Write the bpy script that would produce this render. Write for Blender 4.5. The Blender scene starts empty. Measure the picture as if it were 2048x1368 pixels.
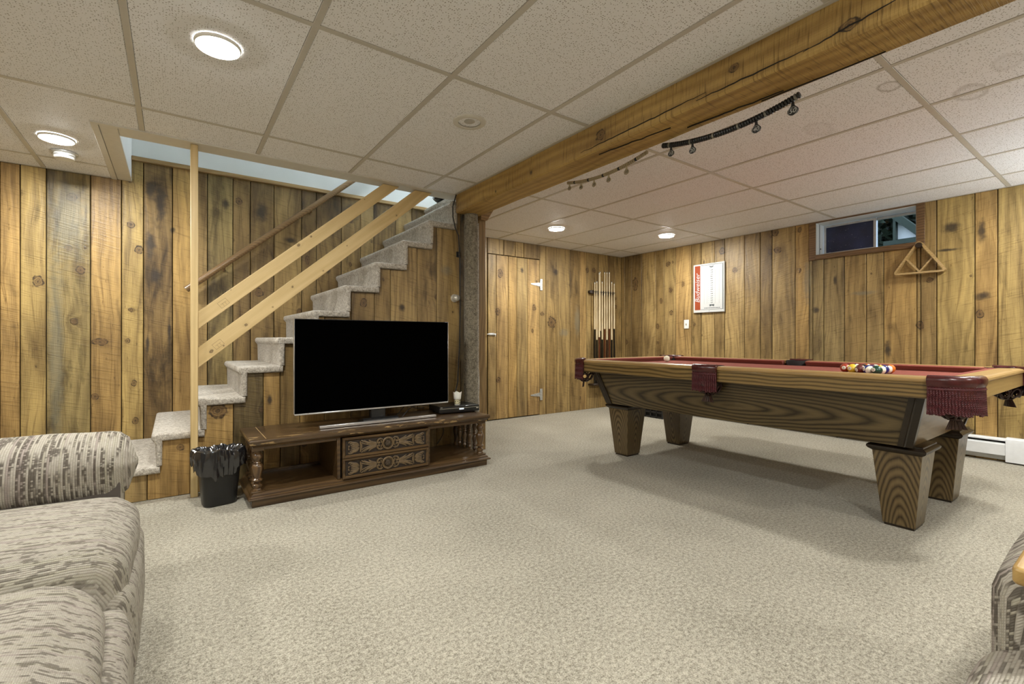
import bpy, bmesh, math, random
from mathutils import Vector, Matrix, noise as mnoise

random.seed(7)
SC = bpy.context.scene
COL = SC.collection
PI = math.pi
R = math.radians

# ------------------------------------------------------------------ camera
cam_d = bpy.data.cameras.new('camera')
cam = bpy.data.objects.new('camera', cam_d)
COL.objects.link(cam)
cam.location = (0.0, 0.0, 1.0)
cam.rotation_euler = (PI / 2, 0.0, -0.6161)
cam_d.sensor_width = 36.0
cam_d.lens = 933.83 / 2048 * 36.0
cam_d.shift_x = (1024 - 1008.94) / 2048
cam_d.shift_y = (677.64 - 684) / 2048
cam_d.clip_start = 0.02
SC.camera = cam

# ------------------------------------------------------------------ world, exposure
SC.view_settings.view_transform = 'Standard'
SC.view_settings.look = 'None'
SC.view_settings.gamma = 1.0
SC.view_settings.use_curve_mapping = False
SC.view_settings.exposure = 0.18
LAMP = 440.0          # radiance of every recessed lamp
HALL = 260.0          # lamp at the head of the stairs
UPLIGHT = 500.0       # bulbs of the unseen floor lamps added as ceiling fill
W = bpy.data.worlds.new('evening_sky')
SC.world = W
W.use_nodes = True
W.node_tree.nodes['Background'].inputs[0].default_value = (0.50, 0.62, 0.80, 1)
W.node_tree.nodes['Background'].inputs[1].default_value = 2.6
SC.cycles.use_denoising = True
SC.cycles.sample_clamp_indirect = 8.0
SC.cycles.max_bounces = 10
SC.cycles.diffuse_bounces = 6

# ------------------------------------------------------------------ room numbers (metres)
ZC = 2.229      # ceiling
XR = 5.52       # right wall
YB = 4.74       # back wall
YL = 4.66       # wall behind the stairs
YP = 3.63       # boarded side of the stairs
XL, YN = -2.6, -2.6   # unseen left and near walls

# ------------------------------------------------------------------ object helpers
ORG = {}

def setp(o, label=None, cat=None, group=None, kind=None):
    if label: o['label'] = label
    if cat: o['category'] = cat
    if group: o['group'] = group
    if kind: o['kind'] = kind
    return o

def thing(name, label, cat, loc=(0, 0, 0), rz=0.0, group=None):
    o = bpy.data.objects.new(name, None)
    COL.objects.link(o)
    o.location = loc
    o.rotation_euler = (0, 0, rz)
    o.empty_display_size = 0.05
    return setp(o, label, cat, group)

def smooth(me, ang=40):
    for p in me.polygons: p.use_smooth = True
    try:
        me.set_sharp_from_angle(angle=R(ang))
    except Exception:
        pass

class MB:
    """collects vertices and faces; build() links them as ONE mesh object"""
    def __init__(s):
        s.v, s.f, s.m = [], [], []
        s.mi = 0
    def add(s, vs, fs):
        k = len(s.v)
        s.v += [tuple(p) for p in vs]
        for f in fs:
            s.f.append(tuple(i + k for i in f)); s.m.append(s.mi)
        return s
    def box(s, x0, x1, y0, y1, z0, z1):
        vs = [(x, y, z) for z in (z0, z1) for y in (y0, y1) for x in (x0, x1)]
        return s.add(vs, [(0, 2, 3, 1), (4, 5, 7, 6), (0, 1, 5, 4), (2, 6, 7, 3), (0, 4, 6, 2), (1, 3, 7, 5)])
    def cbox(s, x0, x1, y0, y1, z0, z1, b=0.004):
        """box with chamfered edges"""
        lo, hi = (x0, y0, z0), (x1, y1, z1)
        b = min(b, *[(hi[i] - lo[i]) * 0.45 for i in range(3)])
        vs, idx = [], {}
        for sx in (0, 1):
            for sy in (0, 1):
                for sz in (0, 1):
                    for ax in range(3):
                        p = []
                        for i, sg in enumerate((sx, sy, sz)):
                            e = (hi[i] if sg else lo[i])
                            if i != ax: e += (-b if sg else b)
                            p.append(e)
                        idx[(sx, sy, sz, ax)] = len(vs); vs.append(tuple(p))
        fs = []
        I = lambda sx, sy, sz, ax: idx[(sx, sy, sz, ax)]
        fs += [(I(0,0,0,0), I(0,0,1,0), I(0,1,1,0), I(0,1,0,0)), (I(1,0,0,0), I(1,1,0,0), I(1,1,1,0), I(1,0,1,0))]
        fs += [(I(0,0,0,1), I(1,0,0,1), I(1,0,1,1), I(0,0,1,1)), (I(0,1,0,1), I(0,1,1,1), I(1,1,1,1), I(1,1,0,1))]
        fs += [(I(0,0,0,2), I(0,1,0,2), I(1,1,0,2), I(1,0,0,2)), (I(0,0,1,2), I(1,0,1,2), I(1,1,1,2), I(0,1,1,2))]
        for a in (0, 1):
            for c in (0, 1):
                fs.append((I(a,c,0,0), I(a,c,0,1), I(a,c,1,1), I(a,c,1,0)))
                fs.append((I(a,0,c,0), I(a,0,c,2), I(a,1,c,2), I(a,1,c,0)))
                fs.append((I(0,a,c,1), I(0,a,c,2), I(1,a,c,2), I(1,a,c,1)))
        for sx in (0, 1):
            for sy in (0, 1):
                for sz in (0, 1):
                    fs.append((I(sx,sy,sz,0), I(sx,sy,sz,1), I(sx,sy,sz,2)))
        return s.add(vs, fs)
    def prism(s, poly, axis, a, b):
        """polygon extruded from a to b along axis; poly gives the two other coordinates in order"""
        n = len(poly)
        def P(p, t):
            return {'x': (t, p[0], p[1]), 'y': (p[0], t, p[1]), 'z': (p[0], p[1], t)}[axis]
        vs = [P(p, a) for p in poly] + [P(p, b) for p in poly]
        fs = [tuple(range(n - 1, -1, -1)), tuple(range(n, 2 * n))]
        fs += [(i, (i + 1) % n, n + (i + 1) % n, n + i) for i in range(n)]
        return s.add(vs, fs)
    def loft(s, rings, cap=True, closed=True):
        n = len(rings[0]); vs = [p for r in rings for p in r]; fs = []
        for k in range(len(rings) - 1):
            for i in range(n if closed else n - 1):
                j = (i + 1) % n
                fs.append((k*n+i, k*n+j, (k+1)*n+j, (k+1)*n+i))
        if cap and closed:
            fs.append(tuple(range(n - 1, -1, -1))); fs.append(tuple((len(rings)-1)*n + i for i in range(n)))
        return s.add(vs, fs)
    def lathe(s, prof, c=(0, 0, 0), seg=16, axis='z', cap=True):
        """prof: list of (radius, height)"""
        rings = []
        for r, h in prof:
            ring = []
            for i in range(seg):
                a = 2 * PI * i / seg
                p, q = r * math.cos(a), r * math.sin(a)
                o = {'z': (p, q, h), 'x': (h, p, q), 'y': (q, h, p)}[axis]
                ring.append((c[0]+o[0], c[1]+o[1], c[2]+o[2]))
            rings.append(ring)
        return s.loft(rings, cap)
    def tube(s, pts, r, seg=8, flat=None, cap=True):
        """tube along pts; r number or list; flat=(vec, factor) squashes the section along vec"""
        pts = [Vector(p) for p in pts]; n = len(pts); rings = []
        up = Vector((0, 0, 1))
        prev = None
        for i, p in enumerate(pts):
            t = (pts[min(i+1, n-1)] - pts[max(i-1, 0)])
            if t.length < 1e-9: t = Vector((1, 0, 0))
            t.normalize()
            if prev is None:
                ref = up if abs(t.z) < 0.95 else Vector((1, 0, 0))
                a = t.cross(ref).normalized()
            else:
                a = (prev - t * prev.dot(t))
                a = a.normalized() if a.length > 1e-6 else t.orthogonal().normalized()
            prev = a
            b = t.cross(a)
            rr = r[i] if isinstance(r, (list, tuple)) else r
            ring = []
            for k in range(seg):
                w = 2 * PI * k / seg
                o = (a * math.cos(w) + b * math.sin(w)) * rr
                if flat:
                    fv = Vector(flat[0]); o = o - fv * o.dot(fv) * (1 - flat[1])
                ring.append(tuple(p + o))
            rings.append(ring)
        return s.loft(rings, cap)
    def ring(s, c, Rr, r, normal='z', seg=20, sub=8, a0=0.0, a1=2*PI):
        full = abs(a1 - a0 - 2*PI) < 1e-6
        rings = []
        for i in range(seg if full else seg + 1):
            a = a0 + (a1 - a0) * i / seg
            rg = []
            for k in range(sub):
                w = 2*PI*k/sub
                rad = Rr + r*math.cos(w); h = r*math.sin(w)
                o = {'z': (rad*math.cos(a), rad*math.sin(a), h), 'y': (rad*math.cos(a), h, rad*math.sin(a)), 'x': (h, rad*math.cos(a), rad*math.sin(a))}[normal]
                rg.append((c[0]+o[0], c[1]+o[1], c[2]+o[2]))
            rings.append(rg)
        if full: rings.append(rings[0])
        return s.loft(rings, cap=not full)
    def sphere(s, c, r, seg=16, rings=10, sc=(1, 1, 1), fn=None):
        vs = [(c[0], c[1], c[2] - r*sc[2])]; fs = []
        for j in range(1, rings):
            ph = -PI/2 + PI*j/rings
            for i in range(seg):
                a = 2*PI*i/seg
                vs.append((c[0]+r*sc[0]*math.cos(ph)*math.cos(a), c[1]+r*sc[1]*math.cos(ph)*math.sin(a), c[2]+r*sc[2]*math.sin(ph)))
        vs.append((c[0], c[1], c[2] + r*sc[2])); t = len(vs)-1
        for i in range(seg):
            j = (i+1) % seg
            fs.append((0, 1+j, 1+i)); fs.append((t, 1+(rings-2)*seg+i, 1+(rings-2)*seg+j))
            for k in range(rings-2):
                fs.append((1+k*seg+i, 1+k*seg+j, 1+(k+1)*seg+j, 1+(k+1)*seg+i))
        return s.add(vs, fs)
    def rbox(s, c, h, r, n=8, puff=(0, 0, 0), wob=0.0, ws=6.0):
        """rounded, puffed cushion"""
        c, h = Vector(c), Vector(h); key = {}; vs = []; fs = []
        def V(p):
            k = (round(p[0], 5), round(p[1], 5), round(p[2], 5))
            if k in key: return key[k]
            q = Vector((p[0]*h.x, p[1]*h.y, p[2]*h.z))
            inner = Vector([max(-(h[i]-r), min(h[i]-r, q[i])) for i in range(3)])
            d = q - inner
            if d.length > 1e-9:
                q = inner + d.normalized() * min(r, max(d.length, 0)) if d.length > r else q
            q2 = Vector(q)
            for i in range(3):
                j, l = (i+1) % 3, (i+2) % 3
                q2[i] += puff[i] * p[i] * (1 - p[j]**2) * (1 - p[l]**2)
            w = c + q2
            if wob:
                nv = mnoise.noise_vector(w * ws)
                w += nv * wob
            key[k] = len(vs); vs.append(tuple(w)); return key[k]
        g = [-1 + 2*i/n for i in range(n+1)]
        for ax in range(3):
            for sg in (-1, 1):
                for i in range(n):
                    for j in range(n):
                        q = []
                        for (u, v) in ((g[i], g[j]), (g[i+1], g[j]), (g[i+1], g[j+1]), (g[i], g[j+1])):
                            p = [0, 0, 0]; p[ax] = sg; p[(ax+1) % 3] = u; p[(ax+2) % 3] = v
                            q.append(V(p))
                        if sg < 0: q.reverse()
                        fs.append(tuple(q))
        return s.add(vs, fs)
    def mesh(s, name, mats, sm=40):
        me = bpy.data.meshes.new(name)
        me.from_pydata(s.v, [], s.f)
        for m in (mats if isinstance(mats, (list, tuple)) else [mats]): me.materials.append(m)
        if max(s.m, default=0) > 0:
            for p, k in zip(me.polygons, s.m): p.material_index = k
        me.update()
        bm = bmesh.new(); bm.from_mesh(me); bmesh.ops.recalc_face_normals(bm, faces=bm.faces); bm.to_mesh(me); bm.free()
        if sm: smooth(me, sm)
        return me
    def build(s, name, mats, parent=None, loc=None, rot=None, sm=40, color=None):
        """coordinates are in the parent's frame; with loc they are around loc"""
        o = bpy.data.objects.new(name, s.mesh(name, mats, sm))
        COL.objects.link(o)
        if parent: o.parent = parent
        if loc: o.location = loc
        if rot: o.rotation_euler = rot
        if color: o.color = color
        return o

def add_bevel(o, w=0.004, seg=2, ang=35):
    m = o.modifiers.new('bevel', 'BEVEL'); m.width = w; m.segments = seg; m.limit_method = 'ANGLE'; m.angle_limit = R(ang)
    return o

def arc(c, r, a0, a1, n=10, plane='xz', k=1.0):
    out = []
    for i in range(n + 1):
        a = R(a0 + (a1 - a0) * i / n)
        out.append((c[0] + r * math.cos(a), c[1] + r * k * math.sin(a)))
    return out

def bez(p0, p1, p2, n=8):
    return [((1-t)**2*p0[0]+2*t*(1-t)*p1[0]+t*t*p2[0], (1-t)**2*p0[1]+2*t*(1-t)*p1[1]+t*t*p2[1]) for t in [i/n for i in range(n+1)]]

def letters(name, text, size, mat, parent, loc, rot, extrude=0.0006, shear=0.0, align='CENTER'):
    c = bpy.data.curves.new(name, 'FONT')
    c.body = text; c.size = size; c.extrude = extrude; c.shear = shear
    c.align_x = align; c.align_y = 'CENTER'; c.resolution_u = 3
    c.materials.append(mat)
    tmp = bpy.data.objects.new(name + '_outline', c); COL.objects.link(tmp)
    bpy.context.view_layer.update()
    me = bpy.data.meshes.new_from_object(tmp.evaluated_get(bpy.context.evaluated_depsgraph_get()))
    me.materials.clear(); me.materials.append(mat)
    bpy.data.objects.remove(tmp); bpy.data.curves.remove(c)
    o = bpy.data.objects.new(name, me); COL.objects.link(o)
    o.parent = parent; o.location = loc; o.rotation_euler = rot
    o['kind'] = 'stuff'
    return o

def copy_tree(o, parent=None):
    c = o.copy(); COL.objects.link(c)
    if parent: c.parent = parent
    for ch in list(o.children): copy_tree(ch, c)
    return c

# ------------------------------------------------------------------ materials
class NT:
    def __init__(s, name):
        s.mat = bpy.data.materials.new(name); s.mat.use_nodes = True
        s.t = s.mat.node_tree; s.b = s.t.nodes['Principled BSDF']
    def n(s, typ, **kw):
        nd = s.t.nodes.new(typ)
        for k, v in kw.items(): setattr(nd, k, v)
        return nd
    def link(s, a, b): s.t.links.new(a, b)
    def val(s, sock, v):
        if hasattr(v, 'links') or isinstance(v, bpy.types.NodeSocket): s.link(v, sock)
        else: sock.default_value = v
    def math(s, op, a, b=0.0, c=0.0, clamp=False):
        nd = s.n('ShaderNodeMath', operation=op); nd.use_clamp = clamp
        s.val(nd.inputs[0], a); s.val(nd.inputs[1], b)
        if op in ('MULTIPLY_ADD', 'COMPARE', 'SMOOTH_MIN'): s.val(nd.inputs[2], c)
        return nd.outputs[0]
    def comb(s, x, y, z):
        nd = s.n('ShaderNodeCombineXYZ')
        for i, v in enumerate((x, y, z)): s.val(nd.inputs[i], v)
        return nd.outputs[0]
    def sep(s, v):
        nd = s.n('ShaderNodeSeparateXYZ'); s.link(v, nd.inputs[0]); return nd.outputs
    def noise(s, vec, scale=1.0, detail=3.0, rough=0.5, dist=0.0, out='Fac'):
        nd = s.n('ShaderNodeTexNoise'); s.link(vec, nd.inputs['Vector'])
        nd.inputs['Scale'].default_value = scale; nd.inputs['Detail'].default_value = detail
        nd.inputs['Roughness'].default_value = rough; nd.inputs['Distortion'].default_value = dist
        return nd.outputs[out]
    def smooth(s, v, lo, hi):
        nd = s.n('ShaderNodeMapRange', interpolation_type='SMOOTHSTEP')
        s.val(nd.inputs[0], v); nd.inputs[1].default_value = lo; nd.inputs[2].default_value = hi
        return nd.outputs[0]
    def lin(s, v, lo, hi, a=0.0, b=1.0):
        nd = s.n('ShaderNodeMapRange')
        s.val(nd.inputs[0], v); nd.inputs[1].default_value = lo; nd.inputs[2].default_value = hi
        nd.inputs[3].default_value = a; nd.inputs[4].default_value = b
        return nd.outputs[0]
    def mix(s, f, a, b, mode='MIX'):
        nd = s.n('ShaderNodeMix', data_type='RGBA', blend_type=mode)
        s.val(nd.inputs[0], f)
        for sock, v in ((nd.inputs[6], a), (nd.inputs[7], b)):
            if isinstance(v, (tuple, list)): sock.default_value = (*v[:3], 1)
            else: s.link(v, sock)
        return nd.outputs[2]
    def coords(s):
        return s.n('ShaderNodeTexCoord').outputs['Object']
    def pos(s):
        return s.n('ShaderNodeNewGeometry').outputs['Position']
    def rnd(s):
        return s.n('ShaderNodeObjectInfo')
    def bump(s, h, strength=0.3, dist=0.01):
        nd = s.n('ShaderNodeBump'); nd.inputs['Strength'].default_value = strength; nd.inputs['Distance'].default_value = dist
        s.link(h, nd.inputs['Height']); s.link(nd.outputs[0], s.b.inputs['Normal'])
    def color(s, c):
        if isinstance(c, (tuple, list)): s.b.inputs['Base Color'].default_value = (*c[:3], 1)
        else: s.link(c, s.b.inputs['Base Color'])
    def rough(s, v): s.val(s.b.inputs['Roughness'], v)

def plain(name, col, rough=0.5, metal=0.0, spec=0.5, var=0.08, scale=30.0, bump=0.0):
    m = NT(name)
    co = m.coords()
    nz = m.noise(co, scale, 3)
    f = m.lin(nz, 0.3, 0.7, 1 - var, 1 + var)
    mul = m.n('ShaderNodeVectorMath', operation='SCALE'); mul.inputs[0].default_value = col[:3]; m.link(f, mul.inputs['Scale'])
    m.color(mul.outputs[0]); m.rough(rough)
    m.b.inputs['Metallic'].default_value = metal
    m.b.inputs['Specular IOR Level'].default_value = spec
    if bump: m.bump(nz, bump, 0.004)
    return m.mat

def emit(name, col, strength):
    m = NT(name); m.color((0.9, 0.9, 0.9))
    m.b.inputs['Emission Color'].default_value = (*col, 1); m.b.inputs['Emission Strength'].default_value = strength
    return m.mat

def wood(name, grain='z', dark=(.2, .1, .03), light=(.5, .3, .1), ring=26.0, stretch=0.07, warp=0.05, knots=0.0, rough=0.45,
         bump=0.15, saw=0.0, tint=False, stain=0.0, marks=(), plane='xz', contrast=1.0, coat=0.0, fiber=0.35, blotch=0.3, spread=1.0, scratch=None, ringpow=1.0, face_u=False, uc=0.0, vc=None, slant=.25, streak=0.0, ks=1.0):
    m = NT(name)
    x, y, z = m.sep(m.coords())
    if grain == 'z': U, V = m.math('ADD', x, y), z
    elif grain == 'y': U, V = m.math('ADD', x, z), y
    else: U, V = m.math('ADD', y, z), x
    if face_u:
        nx, ny, nz = m.sep(m.n('ShaderNodeNewGeometry').outputs['True Normal'])
        if grain == 'z':
            k = m.math('GREATER_THAN', m.math('ABSOLUTE', nx), .7); p, q = y, x
        else:
            k = m.math('GREATER_THAN', m.math('ABSOLUTE', nz), .7); p, q = (x if grain == 'y' else y), z
        U = m.math('ADD', m.math('MULTIPLY', k, p), m.math('MULTIPLY', m.math('SUBTRACT', 1.0, k), q))
    if uc: U = m.math('SUBTRACT', U, uc)
    oi = m.rnd(); rn = oi.outputs['Random']
    ro = m.math('MULTIPLY', rn, 37.0 * spread)
    wv = m.noise(m.comb(m.math('MULTIPLY', U, 3.0), m.math('MULTIPLY_ADD', V, 0.9, ro), ro), 1.0, 2)
    U2 = m.math('MULTIPLY_ADD', m.math('SUBTRACT', wv, 0.5), warp * 4, U)
    kn = None
    if knots:
        kv = m.comb(m.math('MULTIPLY_ADD', U, 3.4 * ks, ro), m.math('MULTIPLY_ADD', V, 2.7 * ks, m.math('MULTIPLY', rn, 91.0)), 0.0)
        vo = m.n('ShaderNodeTexVoronoi', voronoi_dimensions='2D'); m.link(kv, vo.inputs['Vector']); vo.inputs['Scale'].default_value = 1.0
        cs = m.sep(vo.outputs['Color'])
        gate = m.math('GREATER_THAN', cs[0], 1 - knots)
        wob = m.noise(kv, 9.0, 2)
        rad = m.math('MULTIPLY_ADD', m.math('MULTIPLY', cs[1], cs[1]), 0.065, 0.018)
        d = m.math('DIVIDE', m.math('MULTIPLY_ADD', m.math('SUBTRACT', wob, 0.5), 0.10, vo.outputs['Distance']), rad)
        halo = m.math('MULTIPLY', m.math('POWER', 2.718, m.math('MULTIPLY', m.math('MULTIPLY', d, d), -0.22)), gate)
        kn = m.math('MULTIPLY', m.smooth(d, 1.15, 0.75), gate)
        rim = m.math('MULTIPLY', m.math('MULTIPLY', m.smooth(d, 0.55, 0.9), m.smooth(d, 1.3, 1.0)), gate)
        U2 = m.math('MULTIPLY_ADD', halo, 0.05, U2)
    a = m.math('MULTIPLY', U2, ring)
    b = m.math('MULTIPLY', m.math('ADD', V, m.math('MULTIPLY', m.math('SUBTRACT', rn, 0.5), 1.6 * spread)) if vc is None else m.math('SUBTRACT', V, vc), ring * stretch)
    r2 = m.math('ADD', m.math('ADD', m.math('MULTIPLY', a, a), m.math('MULTIPLY', b, b)), m.math('MULTIPLY', rn, 1.5 * spread))
    rr = m.math('SQRT', r2)
    jit = m.noise(m.comb(m.math('MULTIPLY', U, 14), m.math('MULTIPLY_ADD', V, 3.0, ro), 0.0), 1.0, 3)
    ph = m.math('MULTIPLY_ADD', rr, 6.2832, m.math('MULTIPLY', jit, 5.0))
    sn = m.math('MULTIPLY_ADD', m.math('SINE', ph), 0.5, 0.5)
    if ringpow != 1.0: sn = m.math('POWER', sn, ringpow)
    fb = m.noise(m.comb(m.math('MULTIPLY', U, 170), m.math('MULTIPLY_ADD', V, 6.0, ro), 0.0), 1.0, 4, 0.6)
    bl = m.noise(m.comb(m.math('MULTIPLY', U, 5), m.math('MULTIPLY_ADD', V, 1.6, ro), ro), 1.0, 3)
    f = m.math('ADD', m.math('MULTIPLY', m.math('SUBTRACT', sn, 0.5), 0.55 * contrast), 0.5)
    f = m.math('MULTIPLY_ADD', m.math('SUBTRACT', fb, 0.5), fiber * 2, f)
    f = m.math('MULTIPLY_ADD', m.math('SUBTRACT', bl, 0.5), blotch * 3, f, clamp=False)
    f = m.math('MAXIMUM', m.math('MINIMUM', f, 1.0), 0.0)
    col = m.mix(f, dark, light)
    if streak:
        fb2 = m.noise(m.comb(m.math('MULTIPLY', U2, 62), m.math('MULTIPLY_ADD', V, 1.5, ro), ro), 1.0, 3, 0.6)
        fb3 = m.noise(m.comb(m.math('MULTIPLY', U, 45), m.math('MULTIPLY_ADD', V, 14, ro), ro), 1.0, 3, 0.65)
        col = m.mix(m.math('MULTIPLY', m.smooth(fb2, 0.54, 0.70), streak), col, m.mix(1.0, col, (.42, .37, .33), 'MULTIPLY'))
        col = m.mix(m.math('MULTIPLY', m.smooth(fb3, 0.64, 0.74), streak), col, m.mix(1.0, col, (.35, .30, .27), 'MULTIPLY'))
    hgt = m.math('MULTIPLY_ADD', fb, 0.6, m.math('MULTIPLY', sn, 0.3))
    if saw:
        sv = m.comb(m.math('MULTIPLY', U, 6), m.math('MULTIPLY', m.math('MULTIPLY_ADD', U, slant, V), 120), ro)
        sw = m.noise(sv, 1.0, 2, 0.6)
        hgt = m.math('MULTIPLY_ADD', sw, saw * 1.6, hgt)
        col = m.mix(m.math('MULTIPLY', m.smooth(sw, 0.55, 0.70), 0.55 * saw), col, m.mix(1.0, col, (.35, .30, .25), 'MULTIPLY'))
    if tint:
        col = m.mix(1.0, col, oi.outputs['Color'], 'MULTIPLY')
    if kn is not None:
        col = m.mix(m.math('MULTIPLY', halo, 0.30), col, m.mix(1.0, col, (.42, .36, .30), 'MULTIPLY'))
        col = m.mix(m.math('MULTIPLY', kn, m.math('MULTIPLY_ADD', m.math('SINE', m.math('MULTIPLY', d, 15.0)), 0.2, 0.6)), col, (.10, .055, .024))
        col = m.mix(m.math('MULTIPLY', rim, 0.55), col, (.030, .018, .010))
        hgt = m.math('MULTIPLY_ADD', kn, 0.5, hgt)
    if stain:
        sv = m.noise(m.comb(m.math('MULTIPLY', U, 7), m.math('MULTIPLY_ADD', V, 2.0, m.math('MULTIPLY', rn, 63.0)), ro), 1.0, 4, 0.62, 0.6)
        amt = oi.outputs['Alpha'] if tint else 1.0
        # alpha 1 = clean board, lower = more weather stain
        lo = m.math('MULTIPLY_ADD', amt, 0.22, 0.41)
        sf = m.math('MULTIPLY', m.math('SUBTRACT', sv, lo), 6.0, clamp=True)
        col = m.mix(m.math('MULTIPLY', sf, stain), col, m.mix(1.0, col, (.25, .235, .22), 'MULTIPLY'))
    if marks:
        px, py, pz = m.sep(m.pos())
        A, B = {'xz': (px, pz), 'yz': (py, pz)}[plane]
        mw = m.noise(m.comb(m.math('MULTIPLY', A, 22), m.math('MULTIPLY', B, 22), 0.0), 1.0, 3)
        mw2 = m.noise(m.comb(m.math('MULTIPLY', A, 31), m.math('MULTIPLY', B, 31), 7.0), 1.0, 2)
        mw = m.math('MULTIPLY', m.math('SUBTRACT', mw, 0.5), 1.1)
        for (u, v, ru, rv, kind) in marks:
            du = m.math('MULTIPLY', m.math('SUBTRACT', A, u), 1 / ru); dv = m.math('MULTIPLY', m.math('SUBTRACT', B, v), 1 / rv)
            d = m.math('SQRT', m.math('MULTIPLY_ADD', du, du, m.math('MULTIPLY', dv, dv)))
            d = m.math('ADD', d, mw)
            if kind == 's':
                col = m.mix(m.math('MULTIPLY', m.smooth(d, 1.25, 0.25), 0.88), col, (.030, .022, .016))
            elif kind == 'g':
                col = m.mix(m.math('MULTIPLY', m.smooth(d, 1.4, 0.3), 0.5), col, (.17, .17, .13))
            else:
                col = m.mix(m.math('MULTIPLY', m.smooth(d, 2.6, 0.8), 0.30), col, (.15, .09, .035))
                ringd = m.math('MULTIPLY_ADD', m.math('SINE', m.math('MULTIPLY', d, 17.0)), 0.25, 0.60)
                col = m.mix(m.math('MULTIPLY', m.smooth(d, 1.0, 0.85), ringd), col, (.10, .055, .024))
                rm = m.math('MULTIPLY', m.math('MULTIPLY', m.smooth(d, 0.72, 0.92), m.smooth(d, 1.14, 0.98)), m.smooth(mw2, .38, .58))
                col = m.mix(m.math('MULTIPLY', rm, 0.9), col, (.020, .012, .007))
                col = m.mix(m.math('MULTIPLY', m.smooth(d, 0.35, 0.15), 0.6), col, (.03, .018, .010))
    if scratch:
        x2, y2, z2 = m.sep(m.coords())
        ns = m.noise(m.comb(m.math('MULTIPLY', x2, scratch[0]), m.math('MULTIPLY', y2, scratch[1]), m.math('MULTIPLY', z2, scratch[1])), 1.0, 4, 0.6)
        sm = m.smooth(ns, scratch[2], scratch[2] + 0.04)
        if len(scratch) > 3:
            sm = m.math('MULTIPLY', sm, m.smooth(m.math('ABSOLUTE', m.math('SUBTRACT', y2, scratch[3])), scratch[4], scratch[4] * 0.6))
        col = m.mix(m.math('MULTIPLY', sm, 0.75), col, (.42, .28, .12))
    m.color(col); m.rough(rough)
    m.b.inputs['Specular IOR Level'].default_value = 0.4
    if coat:
        m.b.inputs['Coat Weight'].default_value = coat; m.b.inputs['Coat Roughness'].default_value = 0.2
    m.bump(hgt, bump, 0.006)
    return m.mat

def carpet(name, lo, hi, sc=230.0, bump=0.8, rough=0.95, big=0.18):
    m = NT(name); co = m.coords()
    a = m.noise(co, sc, 2, 0.6); b = m.noise(co, sc * 0.33, 3, 0.6); c = m.noise(co, 1.7, 3)
    f = m.math('MULTIPLY_ADD', m.math('SUBTRACT', a, 0.5), 2.2, 0.5)
    f = m.math('MULTIPLY_ADD', m.math('SUBTRACT', b, 0.5), 1.9, f)
    f = m.math('MULTIPLY_ADD', m.math('SUBTRACT', c, 0.5), big * 3, f)
    f = m.math('MAXIMUM', m.math('MINIMUM', f, 1.0), 0.0)
    m.color(m.mix(f, lo, hi)); m.rough(rough); m.b.inputs['Specular IOR Level'].default_value = 0.1
    m.b.inputs['Sheen Weight'].default_value = 0.15
    m.bump(m.math('MULTIPLY_ADD', a, 0.6, b), bump, 0.006)
    return m.mat
# ------------------------------------------------------------------ material list
PD, PLt = (.135, .087, .035), (.475, .340, .140)
LEFT_MARKS = [(-.794, 1.414, .028, .043, 'k'), (-.617, 2.047, .032, .028, 'k'), (-.633, 1.669, .022, .022, 'k'), (-.567, 1.512, .025, .030, 'k'),
    (-.273, 1.893, .021, .028, 'k'), (-.224, 1.699, .025, .033, 'k'), (-.46, .976, .046, .026, 'k'), (-.255, .654, .018, .025, 'k'), (-.246, .356, .019, .025, 'k'),
    (-.295, .983, .015, .019, 'k'), (-.486, .565, .02, .03, 'k'), (-.085, 2.12, .045, .22, 's'), (-.145, 2.2, .05, .10, 's'), (-.009, 1.885, .02, .03, 's'), (-.123, 1.50, .04, .07, 's'),
    (-.15, 1.75, .035, .12, 's'), (-.03, 1.05, .014, .12, 's'), (-.17, .95, .012, .10, 's'), (.463, 2.20, .024, .03, 'k'), (.366, 2.16, .03, .05, 's'), (1.424, 2.25, .11, .09, 's'), (.875, 1.912, .06, .03, 's'), (.619, 1.413, .035, .038, 'k'),
    (1.027, 1.742, .018, .045, 'k'), (1.209, 1.664, .028, .04, 's'), (.64, 2.13, .05, .10, 's'), (-.635, 1.9, .10, .33, 'g'), (-.70, .9, .04, .7, 'g')]
RIGHT_MARKS = [(4.474, 1.803, .045, .10, 'k'), (3.923, 2.024, .03, .034, 'k'), (4.035, 1.525, .022, .033, 'k'), (3.883, 1.665, .028, .032, 'k'), (4.093, 1.172, .025, .033, 'k'),
    (3.875, 1.351, .028, .032, 'k'), (3.151, 2.084, .035, .04, 'k'), (2.988, 1.83, .03, .03, 'k'), (3.692, 1.728, .02, .035, 'k'), (2.529, 2.2, .04, .04, 'k'), (2.502, 1.995, .04, .037, 'k'),
    (2.118, 1.304, .034, .04, 's'), (1.514, .9, .03, .09, 's'), (1.077, 1.97, .07, .05, 's'), (.883, 1.9, .03, .11, 's'), (.892, 1.208, .024, .034, 'k'), (.877, 1.358, .05, .04, 's'), (1.278, 1.125, .028, .04, 'k'),
    (1.944, 1.602, .02, .05, 's'), (1.09, 1.777, .09, .014, 's'), (1.209, 1.526, .025, .022, 'k'), (1.7, 1.45, .10, .02, 'g'), (2.2, 1.6, .04, .2, 'g')]
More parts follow.
